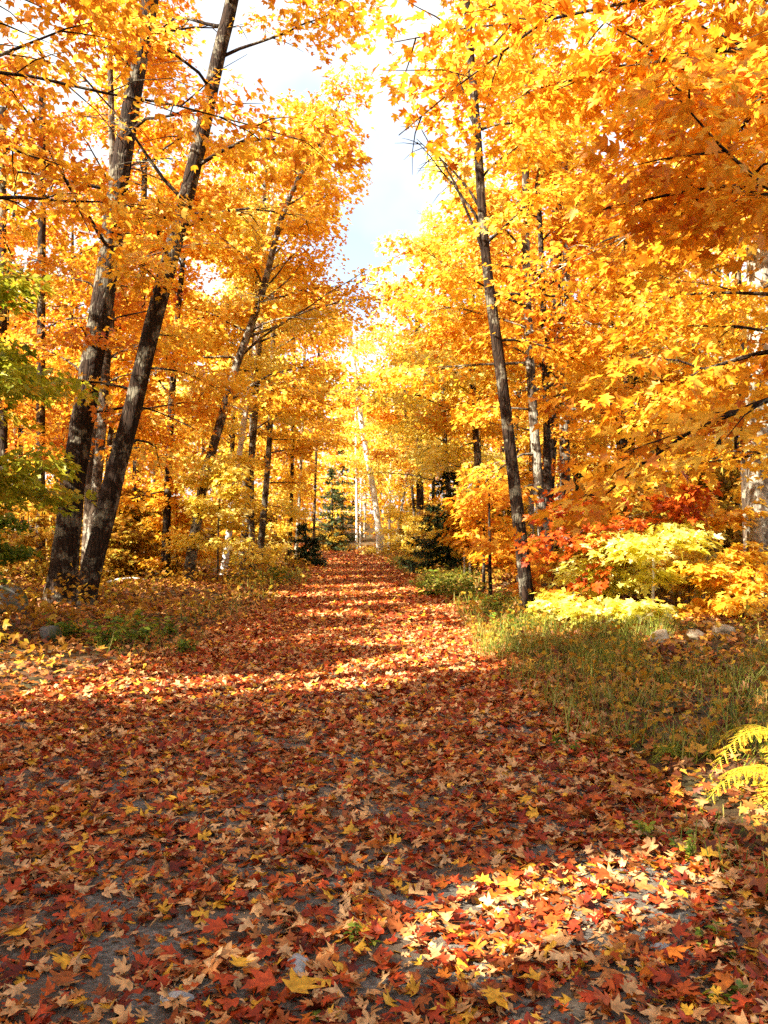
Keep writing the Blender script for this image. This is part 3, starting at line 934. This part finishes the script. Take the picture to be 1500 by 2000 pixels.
for i, (sx, sy, h, leaf) in enumerate(SHADE):
    W = simple_trunk(sx, sy, h, seed=20 + i)
    plant_tree('maple_tree', 'tall maple standing outside the photo, behind and left of the viewer, shading the near path', 'tree', W[0], W, 0.2, 0.06,
               [L_(20, 4.0, h - 0.4, 4.2, per=46, sub=6, R=0.75, size=0.15)], 'bark_dark', leaf, LEAF_LOW, 330 + i, group='maples outside the photo that shade the path', tn=14, sides=8, twig_sides=3)

# ------------------------------------------------------------------ background trees: five kinds grown once, then copied
protos = []
for i in range(5):
    h = [12.5, 14, 11, 13, 15][i]
    W = simple_trunk(0, -300, h, (random.Random(i).uniform(-0.8, 0.8), 0.2), seed=40 + i)
    base = W[0].copy()
    W = W - base
    protos.append((W, h))


def proto_tree(i, W, h, loc, label, group, bark, leaf):
    root = thing('maple_tree', label, 'tree', loc, group)
    tb, lv = grow(400 + i, W, 0.12, 0.04, [L_(2, 2.6, 4.4, 1.9, per=20, sub=3, el=(0.0, 0.35), size=0.14), L_(13, 5.0, h - 0.3, 3.3, per=36, sub=5, R=0.66, size=0.15)],
                  tn=14, sides=8, twig_sides=3)
    link('trunk', tb.mesh('trunk'), M[bark], root)
    link('crown', leaf_mesh('crown', lv[0], lv[1], lv[2], lv[3], lv[4], LEAF_LOW, lv[5]), M[leaf], root)
    return root


rng = np.random.default_rng(77)
BG = []
tries = 0
while len(BG) < 58 and tries < 6000:
    tries += 1
    y = rng.uniform(22, 72)
    x = rng.uniform(-0.5, 0.5) * y * 1.06
    if off_path(x, y) < 1.4 + 0.02 * y:
        continue
    if any((x - bx) ** 2 + (y - by) ** 2 < 3.6 ** 2 for bx, by in BG):
        continue
    BG.append((x, y))
BG.sort(key=lambda p: p[1])
made = {}
for i, (x, y) in enumerate(BG):
    side = 'left' if x < path_mid(y) else 'right'
    band = 'nearer' if y < 42 else 'farther'
    label = {('left', 'nearer'): 'thin maple in the orange thicket behind the leaning pair, left of the path',
             ('left', 'farther'): 'thin distant maple deep in the gold haze of leaves left of the path',
             ('right', 'nearer'): 'thin maple in the orange thicket behind the trunk cluster, right of the path',
             ('right', 'farther'): 'thin distant maple deep among the leaves right of the path'}[(side, band)]
    group = {('left', 'nearer'): 'thicket maples left of the path', ('left', 'farther'): 'distant maples left of the path',
             ('right', 'nearer'): 'thicket maples right of the path', ('right', 'farther'): 'distant maples right of the path'}[(side, band)]
    k = int(rng.integers(0, 5))
    z = float(ground_z(x, y))
    leaf = rng.choice(['gold', 'amber', 'gold', 'yellow', 'yellow', 'amber'])
    bark = rng.choice(['bark_dark', 'bark_grey', 'bark_thin', 'bark_pale'])
    if k not in made:
        W, h = protos[k]
        made[k] = proto_tree(k, W, h, (x, y, z), label, group, bark, leaf)
    else:
        s = rng.uniform(0.85, 1.15)
        copy_tree(made[k], (x, y, z), rng.uniform(0, 6.28), s, label, group, {'crown': M[leaf], 'trunk': M[bark]})

# far wood: reads as one mass
rng = np.random.default_rng(90)
n = 5200
y = rng.uniform(70, 105, n)
x = rng.uniform(-62, 62, n)
h = 13 + 3.0 * noise2(x * 0.25, y * 0.2, 2)
z = ground_z(x, y) + rng.random(n) ** 0.8 * h
a = rng.random(n) * 6.283
lv = spray(rng, np.stack([x, y, z], 1), np.stack([np.cos(a), np.sin(a), 0 * a], 1), 1.3, 20, 0.34, tilt=0.6)
far = link('far_forest', leaf_mesh('far_forest', lv[0], lv[1], lv[2], lv[3], np.clip(lv[4] - 0.1, 0, 1), LEAF_LOW, lv[5]), M['gold'])
tag(far, 'far off autumn wood closing the view beyond the path', 'forest', kind='stuff')
tb = Tubes()
for i in range(110):
    tx, ty = rng.uniform(-60, 60), rng.uniform(70, 104)
    z0 = float(ground_z(tx, ty))
    tb.add([(tx, ty, z0 - 0.1), (tx + rng.normal(0, .3), ty, z0 + 6), (tx + rng.normal(0, .6), ty, z0 + 12)], [0.16, 0.11, 0.05], 5)
link('trunks', tb.mesh('trunks'), M['bark_dark'], far)


# ------------------------------------------------------------------ spruces
def spruce(label, x, y, h, r, mat, seed, n=26, dens=1.0, group=None):
    rng = np.random.default_rng(seed)
    z0 = float(ground_z(x, y)) - 0.05
    root = thing('spruce_tree', label, 'tree', (x, y, z0), group)
    tb = Tubes()
    tb.add([(0, 0, 0), (0.02, 0, h * 0.5), (0, 0.02, h)], [0.05 + h * 0.012, 0.03 + h * 0.006, 0.01], 8)
    C, X = [], []
    for i in range(int(n * h / 3 * dens)):
        t = rng.random() ** 1.2
        z = 0.15 + t * (h - 0.2)
        L = r * (1 - t) ** 0.8 * rng.uniform(0.7, 1.1) + 0.08
        az = rng.uniform(0, 6.283)
        d = np.array([math.cos(az), math.sin(az), 0])
        m = 7
        s = np.linspace(0, 1, m)
        P = np.outer(s * L, d)
        P[:, 2] = z - 0.25 * L * np.sin(s * 2.2) + 0.10 * L * s * s
        tb.add(P, np.linspace(0.012, 0.003, m), 3)
        k = int(26 * L + 8)
        f = rng.random(k) ** 0.8
        c = np.stack([np.interp(f, s, P[:, q]) for q in range(3)], 1)
        side = np.array([-d[1], d[0], 0])
        sg = rng.choice([-1, 1], k)[:, None]
        xx = d * 0.7 + side * sg * rng.uniform(0.3, 1.1, (k, 1)) + rng.normal(0, 0.2, (k, 3))
        xx[:, 2] -= 0.15
        C.append(c); X.append(xx)
    C, X = np.concatenate(C), np.concatenate(X)
    k = len(C)
    N = np.array([0, 0, 1.0]) + rng.normal(0, 0.4, (k, 3))
    link('trunk', tb.mesh('trunk'), M['bark_dark'], root)
    # each spray of needles: a brush of narrow blades
    B = 4
    C2 = np.repeat(C, B, 0)
    X2 = np.repeat(unit(X), B, 0) + rng.normal(0, 0.35, (k * B, 3))
    N2 = np.repeat(N, B, 0)
    S2 = rng.uniform(0.10, 0.26, k * B)
    link('crown', leaf_mesh('crown', C2, X2, N2, S2, rng.random(k * B), LEAF_SPIKE, rng.uniform(0, .6, k * B)), M[mat], root)
    return root


p = ray_point(875, 1115, 30); spruce('dark bushy spruce right of the path between the black trunk and the slender trunk', p[0], p[1], 3.5, 1.7, 'needles', 1, n=80)
p = ray_point(1130, 1090, 29); spruce('dark spruce half hidden behind the trunk cluster on the right', p[0], p[1], 3.4, 1.1, 'needles', 2, n=60)
p = ray_point(648, 1066, 58); spruce('grey green spruce at the far end of the path', p[0], p[1], 5.6, 1.7, 'needles_far', 3, n=60)
p = ray_point(668, 1064, 68); spruce('taller blurred spruce behind the grey green one at the path end', p[0], p[1], 7.5, 2.0, 'needles_far', 4, n=50)
p = ray_point(596, 1100, 36); spruce('low bushy spruce crowding the left path edge', p[0], p[1], 2.0, 0.95, 'needles', 5, n=90)
p = ray_point(905, 1095, 38); spruce('small spruce tucked behind the dark bushy one', p[0], p[1], 3.0, 1.0, 'needles', 6, n=60)

# ------------------------------------------------------------------ saplings and shrubs
SAP = [
    ((1272, 1230), (1276, 1060), 'lemon', 'pale glowing sapling with a straight white stem above the boulders', 'bark_birch', 0.032, 1.0, 1.1),
    ((1232, 1222), (1230, 1075), 'lemon', 'pale yellow sapling close left of the white stemmed one', 'bark_pale', 0.014, 0.85, 0.8),
    ((1130, 1215), (1135, 1130), 'lemon', 'low yellow sapling leaning over the grass, leftmost of the bright saplings', 'bark_thin', 0.012, 0.5, 0.4),
    ((1180, 1220), (1182, 1120), 'lemon', 'low yellow sapling between the leftmost one and the white stemmed one', 'bark_thin', 0.012, 0.55, 0.6),
    ((1345, 1212), (1350, 1070), 'yellow', 'yellow sapling with a dense flat top right of the white stemmed one', 'bark_thin', 0.016, 0.9, 1.0),
    ((1095, 1236), (1098, 1170), 'lemon', 'knee high lemon sapling in the sunlit grass nearest the slender trunk', 'bark_thin', 0.010, 0.42, 0.2),
    ((1160, 1246), (1163, 1185), 'lemon', 'knee high lemon sapling in the sunlit grass left of the pale boulder', 'bark_thin', 0.010, 0.42, 0.2),
    ((1220, 1244), (1216, 1190), 'lemon', 'smallest lemon sapling, just left of the foot of the white stem', 'bark_thin', 0.010, 0.45, 0.3),
    ((1410, 1230), (1415, 1080), 'gold', 'gold sapling between the flat topped one and the thick mottled trunk', 'bark_thin', 0.016, 0.8, 0.9),
    ((1385, 1215), (1380, 990), 'gold', 'taller gold sapling rising behind the bright saplings on the right', 'bark_thin', 0.02, 1.1, 1.6),
    ((945, 1165), (944, 950), 'amber', 'brown stemmed sapling right of the path, left one of two twin stems', 'bark_dark', 0.045, 0.6, 1.9),
    ((958, 1178), (955, 940), 'amber', 'brown stemmed sapling right of the path, right one of two twin stems', 'bark_dark', 0.045, 0.55, 1.9),
    ((907, 1128), (905, 990), 'gold', 'slim white sapling before the dark spruce, nearer the path', 'bark_birch', 0.035, 0.5, 2.0),
    ((918, 1128), (919, 1000), 'amber', 'slim white sapling before the dark spruce, farther from the path', 'bark_birch', 0.035, 0.5, 2.0),
    ((425, 1148), (432, 900), 'yellow', 'yellow leaved sapling under the dark footed fork left of the path', 'bark_thin', 0.03, 1.2, 1.5),
    ((345, 1140), (342, 930), 'gold', 'slim rusty sapling left of the dark footed fork', 'bark_thin', 0.03, 0.8, 1.2),
    ((300, 1130), (298, 960), 'brush', 'olive brown sapling right behind the leaning pair', 'bark_thin', 0.03, 0.8, 0.8),
    ((60, 1150), (55, 1000), 'brush', 'dark rusty sapling left of the leaning pair', 'bark_thin', 0.03, 1.5, 0.6),
    ((540, 1100), (542, 960), 'yellow', 'yellow sapling between the grey stem and the low spruce', 'bark_thin', 0.03, 1.6, 1.2),
    ((480, 1110), (482, 1000), 'brush', 'olive bush at the foot of the slim birch', 'bark_thin', 0.025, 1.5, 0.5),
    ((780, 1085), (782, 1000), 'yellow', 'yellow bush at the right bend of the path under the leaning birch', 'bark_thin', 0.03, 1.7, 0.7),
    ((845, 1100), (846, 1030), 'yellow', 'low yellow bush before the stout black trunk', 'bark_thin', 0.025, 1.2, 0.4),
    ((1010, 1150), (1005, 1060), 'amber', 'low orange sapling behind the slender path edge trunk', 'bark_thin', 0.02, 0.9, 0.7),
    ((1080, 1185), (1085, 1090), 'orange', 'orange sapling right behind the scuffed foot of the slender trunk', 'bark_thin', 0.02, 0.9, 0.6),
    ((1450, 1235), (1455, 1130), 'gold', 'leafy sapling at the foot of the thick mottled trunk', 'bark_thin', 0.02, 0.8, 0.5),
    ((640, 1078), (640, 1040), 'brush', 'low rusty bush at the left bend of the path', 'bark_thin', 0.02, 1.3, 0.3),
    ((230, 1140), (232, 1030), 'brush', 'dark leafy bush directly behind the leaning maple', 'bark_thin', 0.02, 1.2, 0.5),
]
for i, (b, t, leaf, label, bark, r0, L, z0) in enumerate(SAP):
    d = depth_of(b[1])
    W = trunk_px([b, ((b[0] + t[0]) / 2 + random.Random(i).uniform(-3, 3), (b[1] + t[1]) / 2), t], d)
    h = W[-1][2] - W[0][2]
    nl = int(3 + h * 2.6) if depth_of(b[1]) < 18 else int(6 + h * 2.5)
    big = d < 18
    twin = 'twin' in label
    if twin: nl, L = 6, 0.9
    plant_tree('sapling' if 'bush' not in label else 'bush', label, 'sapling' if 'bush' not in label else 'bush', W[0], W, r0, r0 * 0.35,
               [L_(nl, z0 * (0.85 if 'straight white stem' in label else 0.3 if big else 0.6), h, L, per=12 if twin else 9 if 'knee high' in label else 13 if big else 18, sub=3 if twin else 4, R=0.2 if 'knee high' in label or 'low yellow' in label else 0.27 if big else 0.36, size=0.095 if 'knee high' in label or 'low yellow' in label else 0.125, el=(0.0, 0.35), taper=0.4, tilt=0.28, sag=0.15, droop=0.2 if big else 0.35)],
               bark, leaf, LEAF_FINE if big else LEAF_MID, 500 + i, sides=8, tn=10, flare=0.1, cull=False)

W = trunk_px([(1440, 1222), (1425, 1130), (1385, 1050), (1340, 980)], 14.4)
plant_tree('red_maple', 'red leaved maple sapling whose low branch reaches left over the bright saplings', 'sapling', W[0], W, 0.03, 0.012,
           [L_(4, 1.45, 1.95, 2.9, az=(3.2, 0.18), el=(-0.18, 0.0), per=15, sub=6, R=0.26, taper=0.2, sag=0.3, bare=0.3), L_(3, 1.6, 2.1, 0.8, per=14, sub=3, R=0.26)],
           'bark_thin', 'red', LEAF_FINE, 560, cull=False, sides=8, tn=12)

# shrub layer deeper in the woods: three kinds grown once and copied
shr = []
rng = np.random.default_rng(123)
spots = []
tries = 0
while len(spots) < 34 and tries < 5000:
    tries += 1
    y = rng.uniform(17, 58)
    x = rng.uniform(-0.5, 0.5) * y
    if off_path(x, y) < 1.3 + 0.015 * y or any((x - a) ** 2 + (y - b) ** 2 < 2.2 ** 2 for a, b in spots):
        continue
    if -0.27 < x / y < -0.13 and y < 36:
        continue
    spots.append((x, y))
for i, (x, y) in enumerate(spots):
    left = x < path_mid(y)
    label = ('leafy bush in the shaded understory left of the path' if left else 'leafy bush in the shaded understory right of the path')
    group = 'understory bushes left of the path' if left else 'understory bushes right of the path'
    leaf = rng.choice(['brush', 'brush', 'brush', 'amber', 'brush', 'weed'] if left else ['brush', 'brush', 'gold', 'amber', 'brush', 'yellow'])
    z = float(ground_z(x, y))
    k = i % 3
    if k >= len(shr):
        root = thing('bush', label, 'bush', (x, y, z), group)
        tb, lv = grow(600 + k, np.array([(0, 0, -.05), (0.05, 0.02, 0.9), (0.0, 0.1, 1.9 + 0.4 * k)]), 0.025, 0.01,
                      [L_(16, 0.25, 1.8 + 0.4 * k, 1.25, per=30, sub=4, R=0.4, size=0.12, el=(0.0, 0.5), taper=0.4)], tn=8, sides=6, flare=0.1, twig_sides=3)
        link('trunk', tb.mesh('stem'), M['bark_thin'], root)
        link('crown', leaf_mesh('crown', lv[0], lv[1], lv[2], lv[3], lv[4], LEAF_MID, lv[5]), M[leaf], root)
        shr.append(root)
    else:
        copy_tree(shr[k], (x, y, z), rng.uniform(0, 6.28), rng.uniform(0.75, 1.25), label, group, {'crown': M[leaf]})


# ------------------------------------------------------------------ ferns
def frond_mesh(rng, L, az, rise, n=24, width=0.27):
    d = np.array([math.cos(az), math.sin(az), 0])
    s = np.linspace(0, 1, n)
    R = np.outer(s * L * 0.95, d)
    R[:, 2] = L * (rise * s - (rise + 0.28) * s ** 2.2)
    side = np.array([-d[1], d[0], 0])
    C, X, S = [], [], []
    tan = unit(np.gradient(R, axis=0))
    for i in range(2, n):
        f0 = (i - 2) / (n - 3)
        w = width * L * (1 - f0) ** 0.8 * (0.55 + 0.45 * min(1, f0 * 5)) + 0.012
        for sg in (-1, 1):
            w2 = w
            w = w2 * rng.uniform(0.72, 1.1)
            dirp = side * sg + tan[i] * 0.5 + np.array([0, 0, -0.32]) + rng.normal(0, 0.11, 3)
            dirp = dirp / np.linalg.norm(dirp)
            m = max(3, int(w / 0.014))
            for j in range(m):
                f = (j + 0.5) / m
                p = R[i] + dirp * w * f
                for s2 in (-1, 1):
                    C.append(p)
                    X.append(dirp * 0.7 + tan[i] * s2 * 0.8)
                    S.append(0.030 * (1 - f) ** 0.7 * (0.5 + 2.2 * w) + 0.004)
            C.append(R[i] + dirp * w * 0.8); X.append(dirp); S.append(w * 0.25)
            w = w2
    C, X = np.array(C), np.array(X)
    N = np.array([0, 0, 1.0]) + rng.normal(0, 0.12, C.shape) + tan[5] * 0.1
    tone = np.clip(rng.normal(0.5, 0.2, len(C)), 0, 1)
    V, T, t = leaf_geo(C, X, N, np.array(S), tone, LEAF_OVAL, np.full(len(C), 0.3))
    tb = Tubes()
    tb.add(R, np.linspace(0.004, 0.001, n), 4)
    TV = np.concatenate(tb.V)
    Q = np.concatenate(tb.Q)
    TT = np.concatenate([Q[:, [0, 1, 2]], Q[:, [0, 2, 3]]])
    return mesh_from('frond', np.concatenate([V, TV]), np.concatenate([T, TT + len(V)]), tone=np.r_[t, np.full(len(TV), 0.2)])


def fern(label, x, y, fronds, mat, seed, z=0.0):
    rng = np.random.default_rng(seed)
    root = thing('fern', label, 'fern', (x, y, float(ground_z(x, y)) + z), 'ferns beside the path')
    for L, az, rise in fronds:
        link('frond', frond_mesh(rng, L, math.radians(az), rise), M[mat], root)
    return root


fern('bright yellow fern arching in from the right edge, lower one', 2.46, 5.15, [(0.76, 182, 0.95), (0.74, 212, 0.62), (0.72, 150, 0.8), (0.6, 265, 0.6), (0.55, 60, 0.7)], 'fern', 1)
fern('yellow green fern at the right edge behind the lower bright one', 2.66, 5.6, [(0.78, 188, 1.35), (0.76, 225, 1.15), (0.75, 145, 1.3), (0.6, 60, 1.2)], 'fern', 2)
fern('small green fern lying in red leaves left of the yellow ferns', 2.05, 6.1, [(0.42, 170, 0.5), (0.45, 215, 0.5), (0.40, 260, 0.5), (0.38, 330, 0.5), (0.35, 90, 0.5)], 'fern_green', 3)
fern('green fern before the thick mottled trunk at the right edge', 5.35, 12.9, [(0.6, 180, 0.6), (0.6, 225, 0.6), (0.55, 270, 0.6), (0.5, 320, 0.6), (0.5, 130, 0.6)], 'fern_green', 4)


# ------------------------------------------------------------------ leafy weeds
def weed(label, x, y, h, n, mat, seed, size=0.07, spread=0.25, group='green weeds by the path'):
    spread = min(spread, 0.5 * h)
    rng = np.random.default_rng(seed)
    z0 = float(ground_z(x, y))
    root = thing('weed', label, 'plant', (x, y, z0), group)
    tb = Tubes()
    C, X = [], []
    for i in range(n):
        az = rng.uniform(0, 6.28)
        P = limb_path(rng, np.array([rng.normal(0, spread * .4), rng.normal(0, spread * .4), -0.01]), az, rng.uniform(0.7, 1.4), h * rng.uniform(0.6, 1.1), n=6, sag=0.3)
        tb.add(P, np.linspace(0.004, 0.0015, 6), 4)
        for j in range(1, 6):
            for s in (-1, 1, 0):
                C.append(P[j]); a = az + s * 1.3 + rng.normal(0, .5)
                X.append((math.cos(a), math.sin(a), rng.uniform(-0.3, 0.4)))
    C, X = np.array(C), np.array(X)
    k = len(C)
    N = np.array([0, 0, 1.0]) + rng.normal(0, 0.3, (k, 3))
    link('stem', tb.mesh('stem'), M['stem'], root)
    link('foliage', leaf_mesh('foliage', C, X, N, size * rng.uniform(0.6, 1.3, k), rng.random(k), LEAF_OVAL, rng.uniform(0, 1, k)), M[mat], root)
    return root


WEEDS = [
    ((270, 1262), 0.45, 14, 'weed', 0.10, 'upright green weed at the left path edge before the leaning pair'),
    ((205, 1278), 0.38, 14, 'weed', 0.10, 'dark green weed left of the upright one at the path edge'),
    ((130, 1262), 0.35, 12, 'weed', 0.10, 'dark green weed at the foot of the leaning pair beside the boulder'),
    ((320, 1248), 0.40, 10, 'weed', 0.09, 'light green weed right of the upright one at the left path edge'),
    ((370, 1275), 0.22, 8, 'weed', 0.08, 'small green weed on the leaves, nearest the path on the left'),
    ((540, 1140), 0.60, 16, 'weed', 0.12, 'bushy green weed left of the path below the slim birch'),
    ((845, 1165), 0.75, 24, 'weed', 0.12, 'bushy bright green weed at the right bend of the path'),
    ((905, 1172), 0.60, 16, 'weed', 0.12, 'yellow green weed right of the bushy bright one'),
    ((960, 1205), 0.55, 16, 'weed', 0.09, 'tall sunlit weed at the corner of the grass, left of the slender trunk'),
    ((1000, 1240), 0.40, 12, 'weed', 0.08, 'sunlit weed in the grass below the slender trunk'),
    ((700, 1835), 0.07, 9, 'weed', 0.032, 'flat dark green weed growing through the leaves on the path'),
    ((1265, 1640), 0.14, 5, 'weed', 0.04, 'dark weed in the leaves left of the yellow fern'),
    ((1390, 1850), 0.10, 5, 'weed', 0.04, 'small green weed right of the sunlit patch of leaves'),
    ((1440, 1960), 0.09, 4, 'weed', 0.04, 'small green weed at the bottom right corner'),
    ((1350, 1680), 0.16, 6, 'weed', 0.035, 'thin green weed under the tip of the yellow fern'),
    ((1110, 1470), 0.18, 6, 'weed', 0.045, 'dark weed at the edge of the grass beside the red leaves'),
    ((640, 1985), 0.05, 5, 'weed', 0.03, 'tiny green weed at the bottom edge on the gravel'),
]
for i, (p, h, n, mat, size, label) in enumerate(WEEDS):
    q = ray_point(p[0], p[1], depth_of(p[1]))
    weed(label, q[0], q[1], h, n, mat, 700 + i, size)


# ------------------------------------------------------------------ boulders, stones, stick
def rock(name, label, cat, px, py, size, mat, seed, group=None, sink=0.25):
    rng = np.random.default_rng(seed)
    d = depth_of(py)
    p = ray_point(px, py, d)
    import bmesh
    bm = bmesh.new()
    bmesh.ops.create_icosphere(bm, subdivisions=4, radius=1.0)
    dirs = unit(rng.normal(0, 1, (9, 3)))
    offs = rng.uniform(0.55, 0.9, 9)
    ph = rng.uniform(0, 6, 6)
    for v in bm.verts:
        c = np.array(v.co)
        for dd, of in zip(dirs, offs):            # planed faces, softened
            t = c @ dd
            if t > of:
                c = c - dd * (t - of) * 0.8
        c = c * (1 + 0.05 * math.sin(4 * c[0] + ph[0]) * math.sin(5 * c[1] + ph[1]) + 0.02 * math.sin(13 * c[2] + ph[2]) * math.sin(11 * c[0] + ph[3]))
        v.co = (c[0] * size[0], c[1] * size[1], c[2] * size[2])
    me = bpy.data.meshes.new(name)
    bm.to_mesh(me)
    bm.free()
    me.polygons.foreach_set("use_smooth", np.ones(len(me.polygons), bool))
    o = link(name, me, M[mat])
    o.location = (p[0], p[1], float(ground_z(p[0], p[1])) + size[2] * (1 - sink) - size[2] * 0.25)
    o.rotation_euler = (0, 0, rng.uniform(0, 6))
    return tag(o, label, cat, group)


rock('boulder', 'pale rounded boulder in the grass below the white stemmed sapling', 'boulder', 1292, 1282, (0.15, 0.12, 0.14), 'rock', 1)
rock('boulder', 'low tan boulder just right of the pale rounded one', 'boulder', 1358, 1270, (0.17, 0.13, 0.09), 'rock', 2)
rock('boulder', 'long flat tan boulder, rightmost of the three in the grass', 'boulder', 1412, 1265, (0.24, 0.15, 0.10), 'rock', 3)
rock('boulder', 'dark mossy boulder at the foot of the leaning pair', 'boulder', 98, 1268, (0.17, 0.14, 0.16), 'rock_dark', 4)
rock('boulder', 'black shaded boulder at the left edge of the path', 'boulder', 15, 1225, (0.35, 0.3, 0.32), 'rock_dark', 5)
rock('stone', 'flat blue grey stone in the path among the leaves', 'stone', 582, 1885, (0.07, 0.05, 0.028), 'stone_grey', 6)
rock('stone', 'small flat grey stone near the bottom edge of the path', 'stone', 345, 1950, (0.06, 0.04, 0.022), 'stone_grey', 7)
rock('stone', 'pinkish grey stone right of the sunlit patch of leaves', 'stone', 1290, 1850, (0.045, 0.035, 0.02), 'stone_grey', 8)
rng = np.random.default_rng(3)
p = ray_point(245, 1150, 21)
tb = Tubes()
tb.add(limb_path(rng, np.array([-0.45, 0, 0.10]), 0.15, 0.32, 1.0, n=7, sag=0.2), np.linspace(0.03, 0.012, 7), 8)
st = link('fallen_branch', tb.mesh('fallen_branch'), M['bark_birch'])
st.location = (p[0], p[1], float(ground_z(p[0], p[1])) + 0.05)
tag(st, 'pale broken branch lying in the brush right of the leaning pair', 'branch')

# ------------------------------------------------------------------ single fallen leaves that stand out near the viewer
LEAVES = [
    (970, 1978, 0.10, 0.95, 'bright yellow pointed leaf at the bottom edge, right of the middle'),
    (590, 1950, 0.14, 0.98, 'large orange yellow leaf near the bottom edge, left of the middle'),
    (510, 1945, 0.12, 0.75, 'tan star shaped leaf just left of the large orange yellow leaf'),
    (1085, 1862, 0.12, 0.55, 'flat orange leaf below the sunlit patch'),
    (470, 1905, 0.09, 0.97, 'small yellow leaf above the tan star shaped leaf'),
    (30, 1845, 0.10, 0.93, 'orange yellow leaf at the left edge of the path'),
    (995, 1750, 0.10, 0.96, 'yellow leaf at the top left corner of the sunlit patch'),
    (1180, 1730, 0.10, 0.77, 'pale pointed leaf standing up behind the sunlit patch'),
    (255, 1600, 0.10, 0.95, 'orange yellow leaf alone among red ones, left part of the path'),
    (1390, 1690, 0.11, 0.95, 'yellow leaf beside the grass right of the path'),
    (125, 1935, 0.12, 0.35, 'crimson leaf lying at the bottom left'),
    (420, 1835, 0.11, 0.77, 'light tan leaf in the lower left quarter of the path'),
    (450, 1887, 0.10, 0.55, 'orange leaf beside the flat blue grey stone'),
    (1260, 1755, 0.10, 0.74, 'pale tan leaf at the right end of the sunlit patch'),
]
rng = np.random.default_rng(17)
for px, py, s, tone, label in LEAVES:
    q = ray_point(px, py, depth_of(py))
    a = rng.uniform(0, 6.28)
    me = leaf_mesh('maple_leaf', np.array([[-0.4 * s * math.cos(a), -0.4 * s * math.sin(a), 0.0]]), np.array([[math.cos(a), math.sin(a), 0.05]]), np.array([[0.1, -0.15, 1.0]]),
                   np.array([s]), np.array([tone]), LEAF_FINE, np.array([0.5]))
    o = link('maple_leaf', me, M['litter'])
    o.location = (q[0], q[1], float(ground_z(q[0], q[1])) + 0.062)
    tag(o, label, 'leaf', 'fallen maple leaves that stand out')
print("tris", sum(len(o.data.polygons) for o in sc.objects if o.type == 'MESH'))
